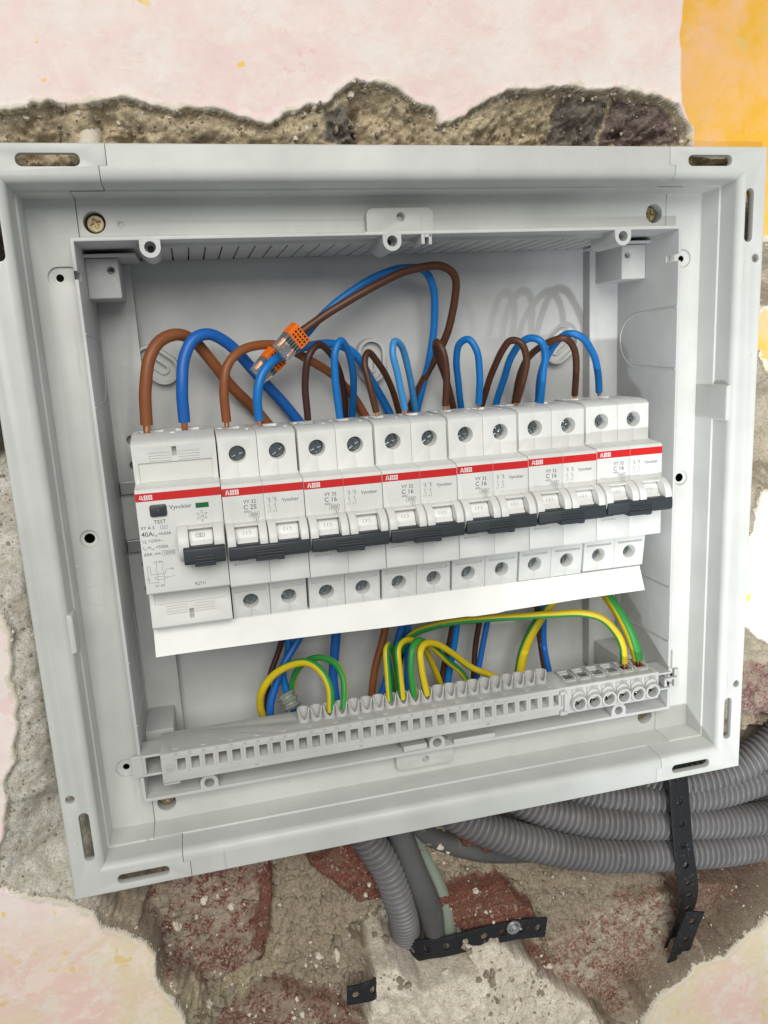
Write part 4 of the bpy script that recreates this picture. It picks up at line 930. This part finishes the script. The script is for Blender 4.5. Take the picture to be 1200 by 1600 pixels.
wire('thin dark brown wire looped into the left pole of the first C 16 breaker', 'dbrown', [(481, 656, 44), (477, 593, 41), (484, 555, 40), (500, 537, 43), (515, 548, 48), (530, 583, 58), (538, 620, 66), (540, 655, 72)], 1.65, G1)
wire('bright blue wire in a tight loop right of the dark brown one', 'blue', [(531, 653, 40), (524, 593, 37), (524, 550, 36), (532, 533, 38), (542, 545, 43), (551, 584, 53), (552, 625, 64), (550, 655, 71)], 1.75, G1)
wire('thin brown wire sloping left of the small middle boss', 'brown', [(588, 644, 38), (577, 600, 38), (570, 567, 40), (576, 551, 43), (592, 568, 50), (612, 606, 61), (624, 648, 70)], 1.6, G1, 2)
wire('light blue wire in a narrow loop in front of the middle', 'lblue', [(633, 640, 42), (623, 593, 40), (614, 553, 39), (617, 534, 41), (628, 541, 46), (639, 584, 56), (650, 646, 70)], 1.65, G1, 2)
wire('brown wire hooked over the lower end of the long brown loop', 'brown', [(696, 634, 43), (698, 580, 41), (693, 546, 41), (684, 534, 44), (682, 548, 50), (695, 590, 60), (711, 645, 71)], 1.75, G1, 2)
wire('blue wire in a tall narrow arch in the centre right', 'blue', [(748, 631, 50), (750, 580, 46), (746, 548, 45), (733, 531, 47), (719, 538, 51), (714, 562, 56), (717, 600, 64), (723, 645, 72)], 1.75, G1, 1.5)
wire('brown wire arching left from the second breaker from the right', 'brown', [(808, 627, 48), (818, 590, 41), (821, 557, 38), (812, 536, 38), (797, 533, 41), (784, 548, 46), (769, 583, 57), (752, 640, 72)], 1.75, G1, 2)
wire('blue wire arching beside the brown one, second breaker from the right', 'blue', [(844, 631, 48), (849, 583, 42), (852, 553, 39), (845, 533, 38), (830, 527, 41), (815, 533, 45), (800, 554, 51), (786, 596, 62), (772, 645, 73)], 1.85, G1)
wire('brown wire arching over the right hand boss', 'brown', [(898, 617, 53), (900, 575, 46), (895, 543, 41), (882, 528, 39), (864, 531, 42), (841, 544, 48), (824, 562, 55), (812, 590, 63), (803, 645, 73)], 1.75, G1, 2)
wire('blue wire in the rightmost arch over the boss', 'blue', [(936, 612, 56), (934, 580, 50), (923, 547, 43), (910, 526, 40), (894, 520, 41), (877, 527, 45), (858, 552, 52), (847, 579, 58), (838, 640, 72)], 1.85, G1, 2)
wire('long brown wire looping high from the orange connector and back down', 'brown', [(470, 519, 42), (500, 498, 42), (545, 470, 42), (600, 439, 43), (650, 420, 45), (690, 416, 47), (709, 431, 50), (710, 465, 54), (700, 515, 58), (684, 550, 63), (664, 585, 68), (640, 640, 74)], 1.95)
wire('long blue wire running beside the high brown loop', 'blue', [(440, 562, 52), (470, 530, 52), (505, 491, 52), (545, 458, 53), (590, 432, 54), (630, 418, 55), (661, 421, 57), (677, 448, 59), (680, 500, 62), (672, 560, 66), (660, 605, 70), (650, 650, 74)], 1.85)
# lower compartment
def low(label, mat, pts_, r): wire(label, mat, pts_, r, G2)
low('thin dark brown wire at the far left behind the terminal bar', 'dbrown', [(455, 960, 62), (436, 1012, 62), (420, 1060, 60), (416, 1120, 58)], 1.5)
low('blue wire crossing down to the left inside the arched earth wires', 'blue2', [(490, 950, 60), (463, 1005, 58), (440, 1050, 54), (423, 1095, 52), (420, 1125, 52)], 2.0)
low('blue wire ending in the grey sleeve', 'blue', [(440, 960, 64), (452, 1015, 62), (442, 1050, 60), (449, 1085, 58), (460, 1115, 56)], 2.0)
low('single thick blue wire rising behind the second earth arch', 'blue2', [(533, 930, 62), (527, 990, 62), (522, 1050, 62), (526, 1110, 60)], 2.5)
low('reddish brown wire left of the central bundle', 'brown2', [(607, 930, 62), (601, 985, 62), (588, 1040, 60), (578, 1100, 60)], 2.0)
low('blue wire slanting left in the central bundle', 'blue2', [(640, 930, 60), (627, 985, 60), (607, 1050, 60), (592, 1100, 58)], 2.0)
low('dark brown wire in the middle of the central bundle', 'dbrown', [(634, 930, 66), (632, 990, 66), (624, 1050, 66), (620, 1100, 66)], 1.7)
low('blue wire standing straight in the central bundle', 'blue2', [(638, 930, 62), (637, 990, 62), (637, 1050, 62), (634, 1100, 62)], 1.9)
low('dark brown wire behind the long earth wire', 'dbrown', [(716, 920, 62), (707, 990, 62), (695, 1040, 62), (688, 1090, 60)], 1.8)
low('blue wire beside the brown one behind the long earth wire', 'blue', [(718, 920, 58), (714, 980, 60), (703, 1035, 60), (694, 1085, 60)], 1.9)
low('thin brown wire right of the centre', 'dbrown', [(756, 920, 62), (748, 975, 62), (740, 1030, 62), (737, 1080, 60)], 1.6)
low('thin blue wire right of the centre', 'blue2', [(770, 920, 60), (762, 975, 60), (751, 1020, 60), (741, 1080, 60)], 1.6)
low('brown wire of the right hand pair', 'dbrown', [(842, 900, 62), (841, 960, 62), (845, 1010, 62), (852, 1060, 60)], 1.6)
low('blue wire of the right hand pair', 'blue2', [(850, 900, 60), (849, 960, 60), (851, 1010, 60), (859, 1060, 60)], 1.75)
def yg(label, pts_, r, cu=None, name='earth_wire', ph=None): return wire(label, 'yg', pts_, r, G3, cu, name, 'earth wire', ph)
yg('earth wire in the big front arch on the left', [(517, 1112, 21), (515, 1075, 23), (503, 1050, 27), (483, 1037, 32), (455, 1040, 38), (425, 1056, 44), (407, 1080, 48), (405, 1100, 52), (414, 1125, 56)], 1.95)
yg('dark striped earth wire in the smaller arch just behind', [(537, 1108, 21), (537, 1065, 25), (524, 1038, 31), (502, 1027, 38), (477, 1034, 46), (461, 1055, 52), (457, 1085, 56), (462, 1120, 58)], 1.6)
yg('leftmost earth wire of the middle group, bent in a tight hook', [(609, 1095, 21), (605, 1045, 24), (603, 1015, 28), (607, 1007, 33), (614, 1022, 40), (621, 1055, 50), (626, 1110, 58)], 1.6)
yg('second earth wire of the middle group', [(629, 1092, 21), (624, 1045, 22), (622, 1015, 24), (631, 1003, 30), (645, 1001, 36), (663, 1012, 44), (676, 1040, 52), (692, 1085, 60)], 1.65)
yg('third earth wire of the middle group', [(647, 1089, 21), (642, 1043, 22), (644, 1015, 25), (653, 1002, 30), (672, 1008, 38), (695, 1030, 46), (720, 1050, 52), (740, 1085, 58)], 1.7)
yg('fourth earth wire of the middle group, sweeping right', [(667, 1086, 21), (658, 1043, 22), (656, 1018, 24), (663, 1006, 28), (680, 1005, 34), (708, 1022, 42), (740, 1045, 48), (780, 1062, 52), (810, 1085, 56)], 1.75)
yg('long earth wire running across to the screw terminals', [(975, 1036, 23), (973, 1010, 24), (963, 987, 26), (943, 967, 30), (908, 958, 34), (860, 959, 38), (790, 965, 42), (725, 970, 46), (680, 979, 50), (645, 993, 54), (620, 1030, 58), (610, 1100, 62)], 1.95, 4)
w8 = yg('thick earth wire at the right end of the screw terminals', [(997, 1032, 24), (990, 1005, 27), (977, 975, 33), (960, 945, 41), (940, 920, 48), (910, 905, 54), (880, 920, 58), (845, 965, 60), (823, 1005, 60), (812, 1040, 60), (810, 1100, 60)], 2.9, ph=13)
mb = MB(); a = Vector(at(997, 1032, 24))
for k in range(7):
    t = k * math.pi / 3; d = Vector((math.cos(t), math.sin(t), 0)) * (1.45 if k < 6 else 0); mb.cyl(a + d + Vector((0, 0, 1)), a + d * 1.15 + Vector((0, 0.4, -5)), .62, n=8)
mb.build('copper_strand', 'copper', w8, True)
mb = MB()
pts_ = [at(446, 1085, 50), at(452, 1095, 48), at(458, 1108, 46)]; mb.tube(spline([Vector(p) for p in pts_], .6), 4.2, 12, rfun=lambda L, i: 4.4 + .9 * math.sin(i * 1.3), caps=True)
o = mb.build('cable_sleeve', 'tape', None, False); tag(o, 'crumpled grey green sleeve around wires at the left of the terminal bar', 'sleeve')

# ------------------------------------------------------------------ push-in connectors
def connector(label, c, ax, up, sc_=1.0, mats=('clear', 'orange')):
    ax = Vector(ax).normalized(); up = Vector(up); up = (up - ax * up.dot(ax)).normalized(); side = ax.cross(up)
    c = Vector(c)
    def bx(mb, a0, a1, s0, s1, u0, u1, mi=0, tap=0):
        vs = []
        for a in (a0, a1):
            k = 1 - (tap if a == a0 else 0)
            for s_, u_ in ((s0, u0), (s1, u0), (s1, u1), (s0, u1)): vs.append(tuple(c + ax * a * sc_ + side * s_ * k * sc_ + up * u_ * k * sc_))
        mb.add(vs, [(0, 3, 2, 1), (4, 5, 6, 7), (0, 1, 5, 4), (1, 2, 6, 5), (2, 3, 7, 6), (3, 0, 4, 7)], mi)
    root = empty('wire_connector'); tag(root, label, 'wire connector', 'clear and orange push-in wire connectors')
    mb = MB(); bx(mb, -8.5, 1.5, -6, 6, -3, 3, tap=.16); mb.build('clear_housing', 'clear', root, False, .5)
    mb = MB(); bx(mb, 1.4, 8.5, -6.1, 6.1, -3.1, 3.1); mb.build('orange_cap', 'orange', root, False, .45)
    mb = MB(); bx(mb, -1.2, 1.2, -5.3, 5.3, -2.2, 2.2); mb.build('spring_clamp', 'darksteel', root)
    for k in (-1, 0, 1):
        mb = MB(); p0 = c + side * (k * 3.6 * sc_) - ax * 6.5 * sc_; mb.cyl(p0, p0 + ax * 7 * sc_, .8 * sc_, n=10)
        if k != 0: mb.build('copper_end', 'copper', root, True)
    # printed dashes on the cap and the housing
    mb = MB(); 
    for r_ in range(3):
        for k in range(5):
            a = 2.6 + r_ * 2.0; s_ = -4.6 + k * 1.9; bx(mb, a, a + 1.1, s_, s_ + 1.0 + .3 * ((k + r_) % 2), -3.16, -3.12)
    for k in range(6): bx(mb, -2.2, .8 + .3 * (k % 2), -5.0 + k * 1.7, -4.3 + k * 1.7, -3.14, -3.1)
    mb.build('printed_marking', 'black', root, recalc=False)
    return root
connector('clear and orange push-in connector in front, at the start of the long brown loop', at(454, 535, 40), (0.74, 0.10, 0.66), (-0.30, 0.95, 0.28), .87)
connector('partly hidden orange push-in connector lower down behind the blue wire', at(418, 571, 50), (0.70, 0.12, 0.62), (-0.30, 0.95, 0.28), .85)

# ------------------------------------------------------------------ conduits, cables and straps below the box
def conduit(label, pts_, R=9.6):
    P3 = [Vector(at(u, w, y)) for u, w, y in pts_]; sp_ = spline(P3, .36)
    mb = MB(); per = 3.55
    mb.tube(sp_, R, 26, rfun=lambda L, i: R - 2.0 * (0.5 + 0.5 * math.cos(2 * math.pi * L / per)) ** 2.0 + .12 * math.sin(L * .07))
    o = mb.build('corrugated_conduit', 'conduit', None, True); tag(o, label, 'conduit', 'grey corrugated conduits under the box'); return o
conduit('lowest grey corrugated conduit running right under the box', [(640, 1205, 34), (700, 1262, 30), (760, 1295, 27), (850, 1322, 25), (940, 1335, 25), (1050, 1333, 24), (1130, 1327, 24), (1200, 1316, 25), (1290, 1300, 26)])
conduit('second grey corrugated conduit from the bottom of the bundle', [(720, 1190, 40), (790, 1238, 36), (860, 1268, 32), (940, 1283, 30), (1050, 1285, 28), (1130, 1284, 28), (1200, 1277, 28), (1290, 1265, 28)])
conduit('third grey corrugated conduit from the bottom of the bundle', [(800, 1180, 44), (880, 1225, 40), (950, 1243, 36), (1050, 1246, 33), (1130, 1234, 32), (1200, 1212, 32), (1290, 1180, 32)], 9.8)
conduit('uppermost grey corrugated conduit curving up at the right edge', [(960, 1190, 44), (1040, 1222, 38), (1100, 1216, 34), (1150, 1198, 32), (1200, 1165, 32), (1270, 1110, 32)], 9.8)
conduit('short grey corrugated conduit running down into the plaster', [(540, 1250, 34), (572, 1307, 32), (602, 1352, 31), (620, 1396, 32), (630, 1430, 38), (634, 1462, 50)], 8.6)
def cable(name, label, mat, pts_, R, cat='cable'):
    mb = MB(); mb.tube(spline([Vector(at(u, w, y)) for u, w, y in pts_], 2), R, 22, rfun=lambda L, i: R + .25 * math.sin(L * .11)); o = mb.build(name, mat, None, True); tag(o, label, cat)
cable('cable', 'smooth dark grey cable beside the short vertical conduit', 'cable', [(600, 1230, 34), (625, 1300, 32), (650, 1365, 31), (672, 1420, 33), (684, 1485, 44)], 6.6)
cable('cable', 'pale green cable behind the dark grey one', 'pale', [(610, 1230, 44), (645, 1310, 42), (676, 1370, 40), (695, 1420, 36), (704, 1490, 42)], 4.8)
cable('smooth_conduit', 'smooth grey tube curving behind the corrugated conduits', 'cable', [(590, 1240, 44), (640, 1288, 44), (690, 1312, 44), (750, 1327, 43), (820, 1330, 43), (880, 1322, 45)], 6.4, 'conduit')
cable('cable', 'thin dark cable showing between the corrugated conduits', 'cable', [(780, 1290, 44), (850, 1310, 44), (920, 1322, 44), (1100, 1262, 46), (1200, 1248, 46), (1280, 1225, 46)], 5)

def strap(label, pts_, width, wd, pitch=12.2, hr=1.9, th=1.1):
    """perforated band along a path; pts_ are world points, wd the width direction at each point"""
    P3 = [Vector(p) for p in pts_]; sp_ = spline(P3, .5); ch = [0]
    for a, b in zip(P3[:-1], P3[1:]): ch.append(ch[-1] + (b - a).length)
    def wdir(f):
        q = f * ch[-1]; i = 1
        while i < len(ch) - 1 and ch[i] < q: i += 1
        return Vector(wd[i - 1]).lerp(Vector(wd[i]), min(1, max(0, (q - ch[i - 1]) / (ch[i] - ch[i - 1]))))
    L = [0]
    for a, b in zip(sp_[:-1], sp_[1:]): L.append(L[-1] + (b - a).length)
    tot = L[-1]
    def pos(s, t, off):
        i = min(int(np.searchsorted(L, s)), len(L) - 1); i = max(i, 1); f = (s - L[i - 1]) / max(L[i] - L[i - 1], 1e-6); p = sp_[i - 1].lerp(sp_[i], f)
        T = (sp_[min(i + 2, len(sp_) - 1)] - sp_[max(i - 3, 0)]).normalized(); w = wdir(s / tot); w = (w - T * w.dot(T)).normalized(); n_ = T.cross(w)
        rim = .5 if abs(t) > .8 else 0
        return p + w * (t * width / 2) + n_ * (off)
    b = bmesh.new(); n = int(tot // pitch) ; pit = tot / n
    for k in range(n):
        s0 = k * pit; c = s0 + pit / 2; q = 16; h = width / 2; inner = []; outer = []
        for j in range(q):
            a = 2 * math.pi * j / q; inner.append((c + hr * math.cos(a), hr * math.sin(a) / h))
            ca, sa = math.cos(a), math.sin(a); m_ = 1 / max(abs(ca), abs(sa)); outer.append((c + ca * m_ * hr * 1.35, max(-1, min(1, sa * m_))))
        vi = [b.verts.new(pos(s, t, 0)) for s, t in inner]; vo = [b.verts.new(pos(s, t, 0)) for s, t in outer]
        for j in range(q): b.faces.new((vi[j], vi[(j + 1) % q], vo[(j + 1) % q], vo[j]))
        for e0, e1 in ((s0, c - hr * 1.35), (c + hr * 1.35, s0 + pit)):
            m_ = 8
            ts = sorted({round(t, 4) for s, t in outer if abs(s - (c - hr * 1.35)) < 1e-3})
            for i in range(m_):
                a0 = e0 + (e1 - e0) * i / m_; a1 = e0 + (e1 - e0) * (i + 1) / m_
                for t0, t1 in zip(ts[:-1], ts[1:]): b.faces.new([b.verts.new(pos(s, t, 0)) for s, t in ((a0, t0), (a1, t0), (a1, t1), (a0, t1))])
    bmesh.ops.remove_doubles(b, verts=b.verts, dist=.02); bmesh.ops.recalc_face_normals(b, faces=b.faces)
    for v in b.verts: v.co *= S
    me = bpy.data.meshes.new('strap'); b.to_mesh(me); b.free(); me.materials.append(MAT['strap'])
    o = bpy.data.objects.new('perforated_strap', me); COL.objects.link(o)
    m = o.modifiers.new('s', 'SOLIDIFY'); m.thickness = th * S; m.offset = 0; bake(o); finish(o, True, .18)
    tag(o, label, 'strap', 'black perforated fixing straps'); return o
def A(u, w, y): return at(u, w, y)
X1 = (1, 0, -.08)
strap('long black perforated strap crossing over the conduits with its end folded back', [A(1056, 1195, 24), A(1059, 1218, 19), A(1063, 1270, 15), A(1068, 1330, 13), A(1074, 1372, 13.5), A(1075, 1408, 20), A(1062, 1450, 27), A(1050, 1480, 28), A(1048, 1500, 25), A(1058, 1502, 19), A(1067, 1475, 16), A(1076, 1450, 14), A(1087, 1424, 13)], 12.0,
      [X1, X1, X1, X1, X1, (1, .1, -.1), (1, .2, -.15), (1, .2, -.2), (1, .1, -.2), (1, .0, -.22), (1, 0, -.22), (1, 0, -.22), (1, 0, -.22)], 12.6, 2.0)
st = strap('black perforated strap screwed to the brick below the box', [A(636, 1486, 44), A(662, 1483, 34), (at(700, 1478, 30)), A(760, 1462, 29), A(810, 1452, 30), A(853, 1448, 31)], 11.5, [(0, .1, 1)] * 6, 10.2, 2.0)
mb = MB(); c = at(803, 1450, 28.2); mb.cyl((c[0], c[1] + .9, c[2]), (c[0], c[1], c[2]), 4.3, 4.0, n=32); mb.cyl((c[0], c[1], c[2]), (c[0], c[1] - 1.4, c[2]), 3.0, 2.4, n=28); mb.cyl((c[0], c[1] + 8, c[2]), (c[0], c[1] + .5, c[2]), 2, n=12)
o = mb.build('screw_head', 'zinc', st); cut = MB(); cut.box(c[0] - 1.7, c[0] + 1.7, c[1] - 2, c[1] - .5, c[2] - .35, c[2] + .35); cut.box(c[0] - .35, c[0] + .35, c[1] - 2, c[1] - .5, c[2] - 1.7, c[2] + 1.7); carve(o, cut); finish(o, True, .2)
strap('short stub of black perforated strap sticking out at the lower left', [A(542, 1556, 22), A(565, 1552, 22), A(583, 1546, 22), A(591, 1537, 27), A(591, 1524, 36), A(587, 1512, 50)], 10.5, [(0, .1, 1), (0, .1, 1), (.1, .3, 1), (.3, .5, .7), (.4, .5, .6), (.4, .5, .6)], 9.0, 1.8)

mb = MB(); c = at(138, 206, 16); pts_ = [Vector((c[0] + .8, 30, c[2] + 4)), Vector((c[0] + .2, 22, c[2] + 2)), Vector((c[0], 15, c[2] - 4)), Vector((c[0], 13, c[2] - 12))]
mb.tube(spline(pts_, 1), 4.4, 16, rfun=lambda L, i: 4.4 + .35 * math.sin(i * 1.7)); o = mb.build('plaster_plug', 'mortar_b', None, True); tag(o, 'pale round plaster plug in the broken wall above the top left corner', 'plug')
